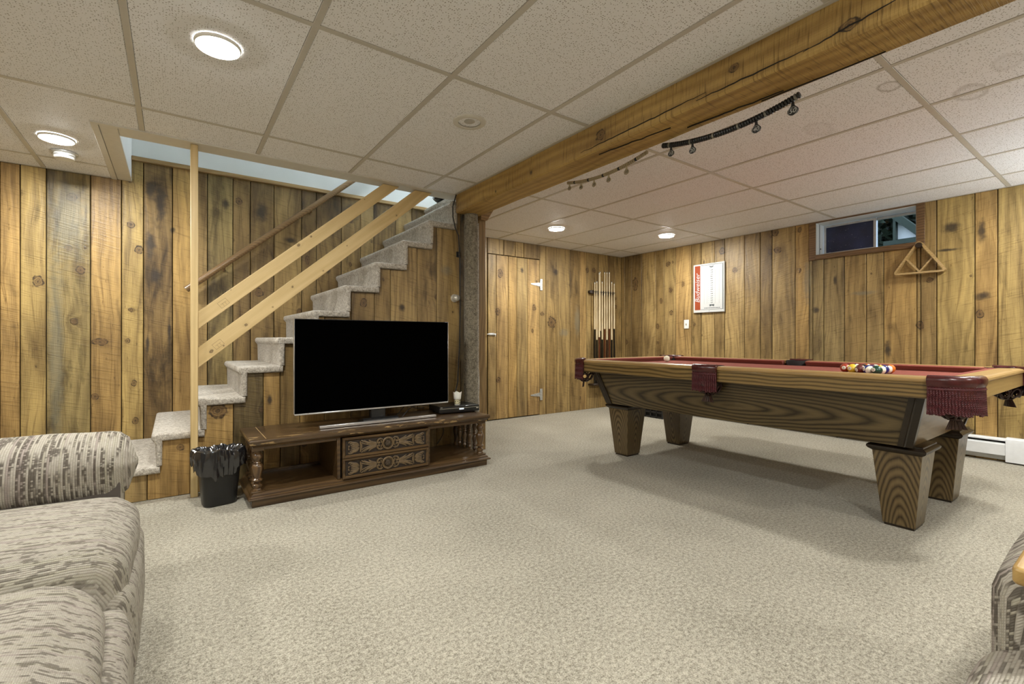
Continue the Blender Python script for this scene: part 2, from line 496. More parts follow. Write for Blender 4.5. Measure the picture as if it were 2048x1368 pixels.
BACK_MARKS = [(3.288, 1.807, .036, .053, 'k'), (3.251, 1.336, .034, .04, 'k'), (3.631, 1.879, .03, .036, 's'), (4.13, 1.22, .07, .07, 'k'), (4.353, 1.085, .085, .05, 'g'), (3.827, 1.408, .03, .036, 'k'),
    (3.266, .492, .03, .035, 'k'), (3.971, 1.328, .03, .03, 'k'), (4.935, 1.983, .038, .034, 'k'), (4.804, 1.979, .028, .034, 'k'), (5.38, 1.603, .03, .028, 'k'), (5.391, 1.476, .03, .028, 'k'), (4.2, 1.9, .05, .05, 's'), (4.6, 1.25, .05, .2, 'g')]
SIDE_MARKS = [(.241, .522, .05, .05, 'k'), (.032, .308, .022, .02, 'k'), (-.076, .329, .018, .018, 'k'), (1.215, 1.284, .026, .036, 'k'), (1.535, 1.258, .03, .038, 's'), (.55, .571, .016, .045, 's'), (1.95, 1.6, .06, .04, 'g'), (1.90, .62, .05, .06, 's')]
BEAM_MARKS = [(.652, 2.123, .03, .022, 'k'), (1.071, 2.169, .022, .017, 'k'), (1.842, 2.153, .034, .03, 'k'), (2.472, 2.124, .016, .017, 's'), (2.899, 2.106, .012, .015, 's')]
pk = dict(grain='z', dark=PD, light=PLt, ring=24, stretch=.06, warp=.05, knots=.30, rough=.42, bump=.32, saw=.75, tint=True, stain=.85, contrast=.5, fiber=.42, blotch=.50, streak=.62)
M_PINE_L = wood('rough_pine_left', marks=LEFT_MARKS, plane='xz', **pk)
M_PINE_R = wood('rough_pine_right', marks=RIGHT_MARKS, plane='yz', **pk)
M_PINE_B = wood('rough_pine_back', marks=BACK_MARKS, plane='xz', **pk)
M_PINE_S = wood('rough_pine_side', marks=SIDE_MARKS, plane='xz', **pk)
M_BEAM = wood('beam_timber', grain='y', dark=(.20, .11, .028), light=(.48, .32, .10), ring=14, stretch=.05, warp=.04, knots=.14, rough=.45, bump=.4, saw=1.3, slant=.04, stain=.35, contrast=.7, fiber=.22, blotch=.35, marks=BEAM_MARKS, plane='yz')
M_LUMBER = wood('new_lumber', grain='x', dark=(.47, .33, .135), light=(.70, .54, .28), ring=30, stretch=.04, warp=.02, knots=.55, ks=2.6, rough=.5, bump=.08, contrast=.5, fiber=.2, blotch=.2)
M_LUMBER_Z = wood('new_lumber_upright', grain='z', dark=(.47, .33, .135), light=(.70, .54, .28), ring=30, stretch=.04, warp=.02, knots=.2, rough=.5, bump=.08, contrast=.5, fiber=.2, blotch=.2)
M_RAIL = wood('handrail_wood', grain='x', dark=(.13, .075, .03), light=(.26, .16, .07), ring=60, rough=.3, bump=.05, coat=.3)
M_TRIMWOOD = wood('trim_wood', grain='x', dark=(.17, .10, .04), light=(.34, .21, .085), ring=40, rough=.45, bump=.1)
M_LEDGE = wood('ledge_wood', grain='x', dark=(.24, .15, .06), light=(.40, .27, .115), ring=40, rough=.45, bump=.1)
M_TRIMWOOD_Z = wood('trim_wood_upright', grain='z', dark=(.15, .092, .036), light=(.31, .205, .088), ring=30, rough=.45, bump=.1, knots=.2)
M_WINTRIM = wood('window_trim_wood', grain='y', dark=(.085, .045, .02), light=(.20, .115, .05), ring=40, rough=.45, bump=.15, knots=.2)
M_DARKGAP = plain('dark_gap', (.012, .009, .006), .9)
M_WHITE = plain('white_paint', (.66, .69, .68), .6, var=.04, scale=4)
M_OFFWHITE = plain('ceiling_trim_paint', (.60, .575, .51), .45, var=.03)
M_TEE = plain('tee_paint', (.50, .47, .41), .4, var=.03)
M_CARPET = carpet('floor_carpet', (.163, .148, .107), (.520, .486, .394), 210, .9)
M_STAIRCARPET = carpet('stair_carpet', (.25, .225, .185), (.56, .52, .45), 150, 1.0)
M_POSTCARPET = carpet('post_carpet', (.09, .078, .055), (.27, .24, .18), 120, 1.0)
M_PLASTIC_W = plain('white_plastic', (.78, .77, .72), .35, var=.02)
M_METAL_W = plain('white_enamel', (.74, .76, .77), .35, var=.03)
M_BLACK = plain('black_plastic', (.011, .011, .011), .32, var=.1)
M_BLACKMATT = plain('black_matt', (.010, .010, .010), .7)
M_BLACKSOFT = plain('black_rubber', (.018, .018, .018), .5)
M_CHROME = plain('chrome', (.75, .75, .73), .22, 1.0, var=.05)
M_GALV = plain('galvanised_steel', (.62, .64, .64), .38, 0.8, var=.2, scale=60)
M_SILVER = plain('brushed_silver', (.66, .66, .66), .33, .85, var=.03)

def tile_mat():
    m = NT('ceiling_tile_board')
    p = m.pos(); oi = m.rnd()
    px, py, pz = m.sep(p)
    v = m.comb(m.math('ADD', px, m.math('MULTIPLY', oi.outputs['Random'], 7.0)), py, 0.0)
    warp = m.noise(v, 60, 2, out='Color')
    vw = m.n('ShaderNodeVectorMath', operation='MULTIPLY_ADD'); m.link(warp, vw.inputs[0]); vw.inputs[1].default_value = (.006, .006, 0); m.link(v, vw.inputs[2])
    vo = m.n('ShaderNodeTexVoronoi', voronoi_dimensions='2D'); m.link(vw.outputs[0], vo.inputs['Vector']); vo.inputs['Scale'].default_value = 105
    cs = m.sep(vo.outputs['Color'])
    rad = m.math('MULTIPLY_ADD', cs[1], .17, .11)
    hole = m.math('MULTIPLY', m.math('LESS_THAN', vo.outputs['Distance'], rad), m.math('GREATER_THAN', cs[0], .45))
    fine = m.noise(v, 420, 2)
    hole2 = m.smooth(fine, .66, .72)
    hole = m.math('MAXIMUM', m.math('MULTIPLY', hole, .8), m.math('MULTIPLY', hole2, .35))
    big = m.noise(p, 2.5, 3)
    base = m.mix(big, (.79, .80, .81), (.81, .80, .81))
    col = m.mix(hole, base, (.20, .17, .13))
    # water stains with a shape of their own
    mw = m.math('MULTIPLY', m.math('SUBTRACT', m.noise(p, 14, 3), .5), .9)
    for (u, w_, a, b, amt_) in ((2.855, .775, .055, .045, .38), (3.25, .56, .10, .055, .25), (3.10, 1.17, .12, .06, .08), (3.02, .40, .08, .05, .10)):
        du = m.math('MULTIPLY', m.math('SUBTRACT', px, u), 1 / a); dv = m.math('MULTIPLY', m.math('SUBTRACT', py, w_), 1 / b)
        d = m.math('ADD', m.math('SQRT', m.math('MULTIPLY_ADD', du, du, m.math('MULTIPLY', dv, dv))), mw)
        ringm = m.math('MULTIPLY', m.smooth(d, .6, .95), m.smooth(d, 1.25, 1.0))
        k = m.math('ADD', m.math('MULTIPLY', ringm, amt_), m.math('MULTIPLY', m.smooth(d, 1.2, .9), .06))
        col = m.mix(k, col, (.19, .16, .11))
    m.color(col); m.rough(.65); m.b.inputs['Specular IOR Level'].default_value = .2
    m.bump(m.math('SUBTRACT', m.math('MULTIPLY', fine, .15), hole), .35, .003)
    return m.mat
M_TILE = tile_mat()

# ------------------------------------------------------------------ structure
def structure(name, mb, mat, parent=None):
    o = mb.build(name, mat, parent)
    o['kind'] = 'structure'
    return o

TINT = {  # board colours: (r, g, b, cleanliness)
    'H': (1.0, .98, .95, 1.0), 'O': (1.02, .92, .78, 1.0), 'Y': (1.12, 1.12, .98, .95), 'P': (1.2, 1.12, 1.05, 1.0), 'G': (.70, .74, .72, .45), 'B': (.66, .62, .58, .75),
    'D': (.60, .55, .50, .30), 'T': (.84, .80, .74, .80), 'W': (.78, .80, .82, .60), 'K': (.42, .43, .43, .45), 'L': (1.1, 1.0, .85, .9)}
rp = random.Random(3)

def plank(parent, side, a, b, z0, z1, tone, mat, face, name='plank', th=.018, proud=None):
    """upright board; side says which way it faces: 'y' boards run along x and face -y, 'x' boards run along y and face -x"""
    g = .0027
    pr = rp.uniform(-.0025, .0025) if proud is None else proud
    m = MB(); w = (b - a) / 2 - g; h = (z1 - z0) / 2
    if side == 'y':
        m.cbox(-w, w, 0, th, -h, h, .003); loc = ((a + b) / 2, face + pr, (z0 + z1) / 2)
    else:
        m.cbox(0, th, -w, w, -h, h, .003); loc = (face + pr, (a + b) / 2, (z0 + z1) / 2)
    t = TINT[tone]; k = rp.uniform(.93, 1.07)
    return m.build(name, mat, parent, loc=loc, sm=0, color=(t[0]*k, t[1]*k, t[2]*k, t[3]))

floor = structure('floor', MB().box(XL, XR + .05, YN, YB + .05, -.05, 0), M_CARPET)

# --- wall behind the stairs
wl = structure('wall_left', MB().box(XL, 2.3, YL + .02, YL + .08, 0, 2.41), M_DARKGAP)
xs = [-2.6, -2.42, -2.22, -2.07, -1.87, -1.68, -1.52, -1.33, -1.17, -.985, -.885, -.752, -.511, -.331, -.196, -.009, .115, .231, .418, .552, .74, .976, 1.108, 1.341, 1.529, 1.665, 1.901, 2.084, 2.3]
ton = 'HTOYHBHTOOYGOYDLTGBBTBDBTDTB'
for i in range(len(xs) - 1):
    top = 2.40 if xs[i] > -.35 else ZC
    plank(wl, 'y', xs[i], xs[i+1], 0, top, ton[i], M_PINE_L, YL)
structure('trim_1', MB().cbox(-.27, 2.7, YL - .024, YL + .03, 2.393, 2.428, .004), M_LEDGE)

# --- back wall with the plank door
wb = structure('wall_back', MB().box(2.3, XR + .05, YB + .022, YB + .08, 0, ZC + .02), M_DARKGAP)
plank(wb, 'y', 2.9, 3.102, 0, ZC, 'T', M_PINE_B, YB)
xs = [3.107, 3.347, 3.526, 3.66, 3.925]
for i, t in enumerate('HTHB'): plank(wb, 'y', xs[i], xs[i+1], 2.042, ZC, t, M_PINE_B, YB)
xs = [3.925, 4.032, 4.226, 4.465, 4.656, 4.789, 5.033, 5.228, 5.37, 5.523]
for i, t in enumerate('HTHBPHTBT'): plank(wb, 'y', xs[i], xs[i+1], 0, ZC, t, M_PINE_B, YB)
d1 = structure('door_1', MB().box(3.108, 3.919, YB + .016, YB + .022, .012, 2.03), M_DARKGAP)
xs = [3.108, 3.231, 3.41, 3.548, 3.72, 3.919]
for i, t in enumerate('HPLHP'): plank(d1, 'y', xs[i], xs[i+1], .012, 2.032, t, M_PINE_B, YB - .004, proud=rp.uniform(-.001, .001))
for z in (1.712, .268):
    m = MB().cbox(3.925, 3.965, YB - .010, YB - .003, z - .075, z + .075, .002)
    m.add([(3.925, YB - .011, z - .026), (3.925, YB - .011, z + .026), (3.775, YB - .011, z + .008), (3.765, YB - .011, z), (3.775, YB - .011, z - .008),
           (3.925, YB - .004, z - .026), (3.925, YB - .004, z + .026), (3.775, YB - .004, z + .008), (3.765, YB - .004, z), (3.775, YB - .004, z - .008)],
          [(0, 4, 3, 2, 1), (5, 6, 7, 8, 9), (0, 1, 6, 5), (1, 2, 7, 6), (2, 3, 8, 7), (3, 4, 9, 8), (4, 0, 5, 9)])
    m.lathe([(.006, z - .04), (.006, z + .04)], (3.922, YB - .012, 0), 10)
    m.build('strap_hinge', M_GALV, d1)
m = MB().lathe([(.006, 3.085), (.006, 3.215)], (0, YB - .018, 1.056), 8, 'x').cbox(3.12, 3.20, YB - .012, YB - .004, 1.04, 1.072, .002)
m.tube([(3.19, YB - .02, 1.056), (3.20, YB - .03, 1.05), (3.20, YB - .03, 1.03)], .005, 6)
m.build('slide_latch', M_GALV, d1)

# --- right wall with the window opening
WY0, WY1, WZ0, WZ1 = 1.303, 2.117, 1.88, 2.215
def wall_with_hole():
    ys = [YN, WY0, WY1, YB + .05]; zs = [0, WZ0, WZ1, ZC + .02]; m = MB()
    for xx in (XR + .022, XR + .08):
        for y in ys:
            for z in zs: m.v.append((xx, y, z))
    I = lambda s, i, j: s * 16 + i * 4 + j
    for s in (0, 1):
        for i in range(3):
            for j in range(3):
                if i == 1 and j == 1: continue
                m.f.append((I(s,i,j), I(s,i+1,j), I(s,i+1,j+1), I(s,i,j+1))); m.m.append(0)
    for (a, b) in (((1,1),(2,1)), ((2,1),(2,2)), ((2,2),(1,2)), ((1,2),(1,1))):
        m.f.append((I(0,*a), I(0,*b), I(1,*b), I(1,*a))); m.m.append(0)
    return m
wr = structure('wall_right', wall_with_hole(), M_DARKGAP)
ys = [4.74, 4.673, 4.547, 4.362, 4.122, 3.986, 3.805, 3.569, 3.432, 3.251, 3.116, 2.874, 2.691, 2.561, 2.32, 2.184, 2.046, 1.862, 1.68, 1.543, 1.3, 1.165, .923, .789, .60, .40, .21, .0, -.2, -.42, -.6, -.8, -1.0]
ton = 'TBBHTHPTHTHTBHOWWTHLTYLYHTYHTHTHTH'
for i in range(len(ys) - 1):
    b, a = ys[i], ys[i+1]
    lo, hi = WY0 - .03, WY1 + .03
    if a < hi and b > lo:
        if b > hi: plank(wr, 'x', hi, b, 0, ZC, ton[i], M_PINE_R, XR)
        if a < lo: plank(wr, 'x', a, lo, 0, ZC, ton[i], M_PINE_R, XR)
        plank(wr, 'x', max(a, lo), min(b, hi), 0, WZ0 - .02, ton[i], M_PINE_R, XR)
    else:
        plank(wr, 'x', a, b, 0, ZC, ton[i], M_PINE_R, XR)
structure('wall_rear', MB().box(XL - .05, XR + .05, YN - .05, YN, 0, ZC + .02), plain('rear_boards', (.32, .22, .10), .5))
structure('wall_side', MB().box(XL - .05, XL, YN - .05, YL + .08, 0, ZC + .02), plain('side_boards', (.32, .22, .10), .5))

# --- partition closing the space under the stairs and its end post
wp = structure('wall_partition', MB().box(2.232, 2.292, 3.62, YB + .02, 0, ZC), M_TRIMWOOD_Z)
MB().cbox(2.222, 2.302, 3.545, 3.62, 0, 2.15, .004).build('end_stud', M_TRIMWOOD_Z, wp)
m = MB().prism([(2.225, 2.228), (2.225, 2.06), (2.29, 2.06), (2.40, 2.228)], 'y', 3.50, 3.545)
m.build('gusset', M_TRIMWOOD, wp)

# --- ceiling: backing, tiles, tees
OX0, OX1, OY0 = -.39, 2.30, 3.49     # trimmed opening over the stairs
def ceiling_backing():
    m = MB(); z = ZC + .035
    xs_, ys_ = [XL, -.275, OX1 + .0, XR + .05], [YN, 3.645, YB + .05]
    for zz in (z, z + .04):
        for x in xs_:
            for y in ys_: m.v.append((x, y, zz))
    I = lambda s, i, j: s * 12 + i * 3 + j
    for s in (0, 1):
        for i in range(3):
            for j in range(2):
                if i == 1 and j == 1: continue
                m.f.append((I(s,i,j), I(s,i+1,j), I(s,i+1,j+1), I(s,i,j+1))); m.m.append(0)
    for a, b in (((1,1),(2,1)), ((2,1),(2,2)), ((1,2),(1,1))):
        m.f.append((I(0,*a), I(0,*b), I(1,*b), I(1,*a))); m.m.append(0)
    return m
ceil = structure('ceiling', ceiling_backing(), M_OFFWHITE)
FT = .3048
BX0, BX1 = 1.97, 2.19                 # beam
def tile(x0, x1, y0, y1):
    if x1 - x0 < .03 or y1 - y0 < .03: return
    m = MB().cbox(-(x1-x0)/2, (x1-x0)/2, -(y1-y0)/2, (y1-y0)/2, 0, .014, .002)
    m.build('ceiling_tile', M_TILE, ceil, loc=((x0+x1)/2, (y0+y1)/2, ZC + .0025), sm=0)
def tee(x0, x1, y0, y1, z):
    m = MB().cbox(-(x1-x0)/2, (x1-x0)/2, -(y1-y0)/2, (y1-y0)/2, 0, .006, .0006)
    m.build('tee_bar', M_TEE, ceil, loc=((x0+x1)/2, (y0+y1)/2, z), sm=0)
def grid(gx, gy, rx0, rx1, ry0, ry1, hole=None):
    g = .0135
    X = [rx0] + [x for x in [gx + i * 2 * FT for i in range(-12, 16)] if rx0 + .02 < x < rx1 - .02] + [rx1]
    Y = [ry0] + [y for y in [gy - j * 4 * FT for j in range(-4, 8)][::-1] if ry0 + .02 < y < ry1 - .02] + [ry1]
    for i in range(len(X) - 1):
        for j in range(len(Y) - 1):
            a = [X[i] + (g if i else 0), X[i+1] - (g if i < len(X) - 2 else 0), Y[j] + (g if j else 0), Y[j+1] - (g if j < len(Y) - 2 else 0)]
            if hole:
                hx0, hx1, hy0 = hole
                if a[1] > hx0 and a[0] < hx1 and a[3] > hy0:
                    if a[2] < hy0: tile(a[0], a[1], a[2], hy0)
                    if a[0] < hx0: tile(a[0], hx0, max(a[2], hy0), a[3])
                    continue
            tile(*a)
    for x in X[1:-1]:
        y1 = ry1
        if hole and hole[0] < x < hole[1]: y1 = hole[2]
        tee(x - .0125, x + .0125, ry0, y1, ZC)
    for y in Y[1:-1]:
        x0, x1 = rx0, rx1
        if hole and y > hole[2]: x1 = hole[0]
        tee(x0, x1, y - .0125, y + .0125, ZC + .0003)
grid(-.1535, 3.146, XL, BX0, YN, YL, (OX0, OX1, OY0))
grid(2.6408, 3.161, BX1, XR, YN, YB)
for a in ((XL, OX0, YL - .02, YL), (2.30, XR, YB - .02, YB), (XR - .02, XR, YN, YB), (BX0 - .022, BX0, YN, 3.49)):
    tee(*a, ZC - .0004)

# --- trimmed opening and white stairwell above it
t2 = structure('trim_2', MB().cbox(OX0, OX0 + .035, OY0 + .02, YL, ZC - .004, ZC + .02, .002), M_OFFWHITE)
MB().cbox(OX0 + .037, -.268, OY0 + .031, YL, ZC - .001, ZC + .022, .002).build('trim_board', M_OFFWHITE, t2)
MB().cbox(OX0, BX0, OY0, OY0 + .03, ZC - .006, ZC + .02, .002).build('trim_board', M_OFFWHITE, t2)
MB().cbox(-.267, 2.23, OY0 + .032, 3.655, ZC - .001, ZC + .022, .002).build('trim_board', M_OFFWHITE, t2)
ws = structure('wall_stairwell', MB().box(-.36, -.27, 3.655, YL + .02, ZC + .02, 4.5), M_WHITE)
MB().box(-.36, 4.0, 3.56, 3.65, ZC + .05, 4.5).build('wall_panel', M_WHITE, ws)
MB().box(-.36, 4.0, YL + .01, YL + .1, 2.41, 4.5).build('wall_panel', M_WHITE, ws)
MB().box(4.0, 4.1, 3.56, YL + .1, 2.3, 4.5).build('wall_panel', M_WHITE, ws)
structure('ceiling_stairwell', MB().box(-.36, 4.1, 3.56, YL + .1, 4.5, 4.56), M_WHITE)

# --- ceiling beam
m = MB()
sec = [(BX0, ZC + .02), (BX0, 2.083), (BX0 + .008, 2.075), (BX1 - .008, 2.075), (BX1, 2.083), (BX1, ZC + .02)]
rings = []
NB = 60
for i in range(NB + 1):
    y = 3.50 + (YN - 3.50) * i / NB
    w = mnoise.noise((y * 2.1, 0, 0)) * .004; w2 = mnoise.noise((y * 3.3, 5, 0)) * .003
    rings.append([(p[0] + (w if k in (3, 4) else 0) + (w2 * .5 if k in (1, 2) else 0), y, p[1] + (w2 if 1 <= k <= 4 else 0)) for k, p in enumerate(sec)])
m.loft(rings)
beam = thing('ceiling_beam', 'long honey coloured timber beam with knots and cracks under the ceiling', 'beam', (0, 0, 0))
m.build('timber', M_BEAM, beam, sm=0)
# drying cracks along the lower part of the beam, thin recessed dark splits
def crack(pts, face):
    m = MB(); n = len(pts); rings = []
    for i, (y, q) in enumerate(pts):
        y2 = y; w = .0022 * math.sin(PI * (i + .5) / n) + .0008
        if face == 'x': rings.append([(BX0 - .0012, y, q - w), (BX0 - .0012, y, q + w), (BX0 + .004, y, q + w), (BX0 + .004, y, q - w)])
        else: rings.append([(q - w, y, 2.0705), (q + w, y, 2.0705), (q + w, y, 2.0785), (q - w, y, 2.0785)])
    m.loft(rings); m.build('crack', M_DARKGAP, beam, sm=0)
def wig(y0, y1, q0, q1, n, amp, sd):
    return [(y0 + (y1 - y0) * i / n, q0 + (q1 - q0) * i / n + amp * mnoise.noise((i * .55, sd, 0))) for i in range(n + 1)]
crack(wig(2.0, 1.2, 2.102, 2.118, 26, .007, 1), 'x')
crack(wig(1.25, .78, 2.100, 2.105, 18, .006, 2), 'x')
crack(wig(.80, .50, 2.10, 2.135, 16, .006, 3), 'x')
crack(wig(1.9, 1.45, 2.02, 2.06, 16, .012, 4), 'z')
crack(wig(1.4, .95, 2.13, 2.15, 14, .008, 6), 'z')
crack(wig(1.05, .6, 2.165, 2.17, 14, .004, 5), 'z')

# --- carpet-wrapped column under the beam end
col = thing('support_column', 'round support column wrapped in grey brown carpet under the beam end', 'column', (2.102, 3.468, 0))
rings = []
for k in range(31):
    z = 2.078 * k / 30; ring = []
    for i in range(24):
        a = 2 * PI * i / 24
        r = .0575 + .004 * mnoise.noise((math.cos(a) * 2, math.sin(a) * 2, z * 2.2)) + (.004 if z < 1.95 else 0)
        ring.append((r * math.cos(a), r * math.sin(a), z))
    rings.append(ring)
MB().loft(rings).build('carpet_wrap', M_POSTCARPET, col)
MB().tube([(.052 + .004 * mnoise.noise((z * 9, 0, 3)), -.034 + .003 * mnoise.noise((z * 7, 4, 3)), z) for z in [k * .05 for k in range(41)]], [.0045 + .002 * abs(mnoise.noise((z * 30, 0, 1))) + (.004 if z < .75 else 0) for z in [k * .05 for k in range(41)]], 6).build('carpet_seam', M_STAIRCARPET, col)

# --- window
win = structure('window_1', MB().cbox(XR - .012, XR + .012, WY1, WY1 + .065, WZ0 - .052, ZC - .001, .003), M_WINTRIM)
MB().cbox(XR - .012, XR + .012, WY0 - .06, WY0, WZ0 - .052, ZC - .001, .003).build('casing', M_WINTRIM, win)
MB().cbox(XR - .010, XR + .012, WY0, WY1, WZ1, ZC - .001, .002).build('casing', M_WINTRIM, win)
MB().cbox(XR - .022, XR + .03, WY0 - .002, WY1 + .002, WZ0 - .05, WZ0, .004).build('window_sill', M_WINTRIM, win)
XW = XR + .17
for bx in ((XR - .004, XW + .05, WY1 - .003, WY1 + .02, WZ0, WZ1), (XR - .004, XW + .05, WY0 - .02, WY0 + .003, WZ0, WZ1), (XR - .004, XW + .05, WY0, WY1, WZ1 - .003, WZ1 + .02), (XR + .03, XW + .05, WY0, WY1, WZ0 - .02, WZ0 + .002)):
    MB().box(*bx).build('reveal', M_WHITE, win)
M_ALU = plain('aluminium', (.55, .57, .58), .35, .7)
ym = 1.66
def sash(y0, y1, x):
    z0, z1 = WZ0 + .012, WZ1 - .012
    m = MB(); o = [(y0, z0), (y1, z0), (y1, z1), (y0, z1)]; w = .022
    i_ = [(y0 + w, z0 + w), (y1 - w, z0 + w), (y1 - w, z1 - w), (y0 + w, z1 - w)]
    vs = [(x, *p) for p in o] + [(x, *p) for p in i_] + [(x + .022, *p) for p in o] + [(x + .022, *p) for p in i_]
    fs = []
    for k in range(4):
        j = (k + 1) % 4
        fs += [(k, j, 4 + j, 4 + k), (8 + k, 12 + k, 12 + j, 8 + j), (k, 8 + k, 8 + j, j), (4 + k, 4 + j, 12 + j, 12 + k)]
    m.add(vs, fs); return m
gl = NT('window_glass'); gl.b.inputs['Transmission Weight'].default_value = 1.0; gl.rough(.0); gl.color((.9, .95, .95)); gl.b.inputs['IOR'].default_value = 1.1
sc_ = NT('speckled_screen'); co_ = sc_.coords()
sp = sc_.smooth(sc_.noise(co_, 90, 2), .70, .76)  # pale specks over a mottled dark navy pane
cl = sc_.noise(co_, 7, 3)
sc_.color(sc_.mix(sp, sc_.mix(cl, (.006, .008, .016), (.030, .045, .12)), (.45, .5, .6))); sc_.rough(.25)
s1 = sash(ym - .012, WY1 - .012, XW - .01).build('sash_frame', M_ALU, win, sm=0)
MB().box(XW - .002, XW + .001, ym + .008, WY1 - .032, WZ0 + .032, WZ1 - .032).build('window_pane', sc_.mat, s1)
s2 = sash(WY0 + .008, ym + .012, XW + .02).build('sash_frame', M_ALU, win, sm=0)
MB().box(XW + .028, XW + .031, WY0 + .028, ym - .008, WZ0 + .032, WZ1 - .032).build('window_pane', gl.mat, s2)
MB().box(XR + .072, XR + .077, WY1 - .006, WY1 - .0025, WZ0, WZ1 - .003).build('jamb_strip', M_BLACKMATT, win)
MB().lathe([(.008, 0), (.008, .003)], (XR + .10, WY1 - .007, 1.955), 10, 'y').build('bolt_hole', M_BLACKMATT, win)

# --- outside the window: gable of the next house and dark trees
M_SIDING = plain('siding', (.9, .9, .87), .6, var=.03)
M_ROOFG = plain('green_trim', (.022, .036, .020), .5)
hs = thing('neighbour_house', 'white gable with a green roof edge seen through the right window pane', 'house', (9.5, 2.0, 0))
MB().prism([(.472, 2.60), (.472, 2.873), (.21, 2.60)], 'x', 0, .15).build('gable_wall', M_SIDING, hs, sm=0)
MB().box(.02, .15, -.9, .472, 1.7, 2.60).build('lower_wall', M_ROOFG, hs, sm=0)
m = MB().prism([(.472, 2.878), (.53, 2.94), (.45, 3.0), (-.30, 2.18), (-.25, 2.10)], 'x', -.12, .16)
m.build('roof_edge', M_ROOFG, hs, sm=0)
MB().box(-.10, .15, .475, .51, 1.7, 2.93).build('corner_board', M_ROOFG, hs)
MB().box(-.15, -.02, -.9, .62, 2.50, 2.57).build('eave_board', M_ROOFG, hs)
M_LEAF = plain('dark_foliage', (.020, .032, .016), .6, var=.6, scale=8)
rt = random.Random(5)
for (x, y, h, rr, lab) in ((11.3, 3.15, 2.0, 1.1, 'dark bushy tree behind the left pane of the window'), (13.6, 1.4, 3.2, 1.3, 'dark bushy tree behind the white gable outside the window'), (12.2, 5.9, 2.0, 1.2, 'dark bushy tree beyond the window, farthest from the white gable')):
    t = thing('garden_tree', lab, 'tree', (x, y, 1.75), group='dark trees outside the window')
    MB().lathe([(.16, 0), (.11, h * .5), (.05, h * .9)], (0, 0, 0), 8).build('trunk', M_TRIMWOOD, t)
    m = MB()
    for k in range(3600):
        d = Vector((rt.gauss(0, 1), rt.gauss(0, 1), rt.gauss(0, 1))).normalized() * rr * rt.uniform(.35, 1.05)
        d *= 1 + .25 * mnoise.noise(d * 1.6)
        c = Vector((d.x, d.y, h * .72 + d.z * 1.1)); L = rt.uniform(.07, .15)
        a_ = Vector((rt.gauss(0, 1), rt.gauss(0, 1), rt.gauss(0, .6))).normalized(); b_ = a_.orthogonal().normalized()
        b_ = (b_ * math.cos(k) + a_.cross(b_) * math.sin(k)) * .45
        m.add([c - a_ * L, c + b_ * L, c + a_ * L, c - b_ * L], [(0, 1, 2), (0, 2, 3)])
    f = m.build('foliage', M_LEAF, t); f['kind'] = 'stuff'
structure('terrain', MB().box(5.9, 16, -4, 12, 1.65, 1.75), plain('lawn', (.03, .05, .02), .9))
# ------------------------------------------------------------------ ceiling lamps
M_DIFF = emit('lamp_diffuser', (1.0, .985, .94), LAMP)
def downlight(x, y, label):
    t = thing('recessed_light', label, 'ceiling light', (x, y, ZC), group='lit recessed ceiling lights')
    MB().lathe([(.0805, -.0125), (.0845, -.0115), (.087, -.001), (.087, .002)], (0, 0, 0), 28, cap=False).build('trim_ring', M_PLASTIC_W, t)
    MB().lathe([(.0001, -.0185), (.030, -.0180), (.060, -.0158), (.080, -.012), (.080, .0)], (0, 0, 0), 28, cap=False).build('diffuser', M_DIFF, t)
downlight(.151, 2.29, 'large bright recessed light on the tile in front of the stair post')
downlight(-.586, 3.916, 'bright recessed light beside the smoke alarm near the stair wall')
downlight(3.479, 3.91, 'small lit recessed light nearest the plank door')
downlight(4.782, 3.419, 'small lit recessed light above the white wall sign')
downlight(3.45, .07, 'lit recessed light above the near end of the pool table')
downlight(4.75, .25, 'lit recessed light near the right wall past the window')
downlight(1.40, -.35, 'lit recessed light above the armchair')
downlight(-.60, .15, 'added unseen recessed fill light above the sofa')  # out-of-view fixture added to raise the room's brightness
downlight(-1.7, 2.29, 'added unseen recessed fill light behind the sofa back')  # also added, unseen, as fill for the left side
downlight(2.9, -1.5, 'added unseen recessed fill light in the near right part of the room')  # another unseen fixture added to fill the right side
# switched-off can light
t = thing('recessed_can_light', 'unlit recessed can light with a bare bulb on the middle ceiling tile', 'ceiling light', (1.368, 2.275, ZC))
MB().lathe([(.056, -.002), (.058, -.008), (.074, -.008), (.082, -.004), (.083, .002), (.056, .002)], (0, 0, 0), 28, cap=False).build('trim_ring', M_OFFWHITE, t)
MB().lathe([(.058, -.004), (.060, .02), (.060, .028), (.0001, .029)], (0, 0, 0), 24, cap=False).build('reflector', plain('can_inside', (.30, .27, .22), .5), t)
MB().lathe([(.0001, -.004), (.020, -.002), (.034, .006), (.038, .014), (.030, .028)], (0, 0, 0), 20, cap=False).build('bulb', plain('frosted_bulb', (.42, .40, .36), .3), t)
t.scale = (1.13, 1.13, 1.0)
# smoke alarm
t = thing('smoke_alarm', 'white round smoke alarm on the ceiling beside the stair wall', 'smoke alarm', (-.590, 4.20, ZC))
MB().lathe([(.070, 0), (.070, -.006), (.064, -.012)], (0, 0, 0), 28).build('mounting_plate', M_GALV, t)
MB().lathe([(.055, -.010), (.055, -.034), (.050, -.041), (.0001, -.042)], (0, 0, 0), 28, cap=False).build('alarm_body', M_PLASTIC_W, t)
MB().lathe([(.0562, -.020), (.0562, -.028)], (0, 0, 0), 28, cap=False).build('vent_slot', M_GALV, t)
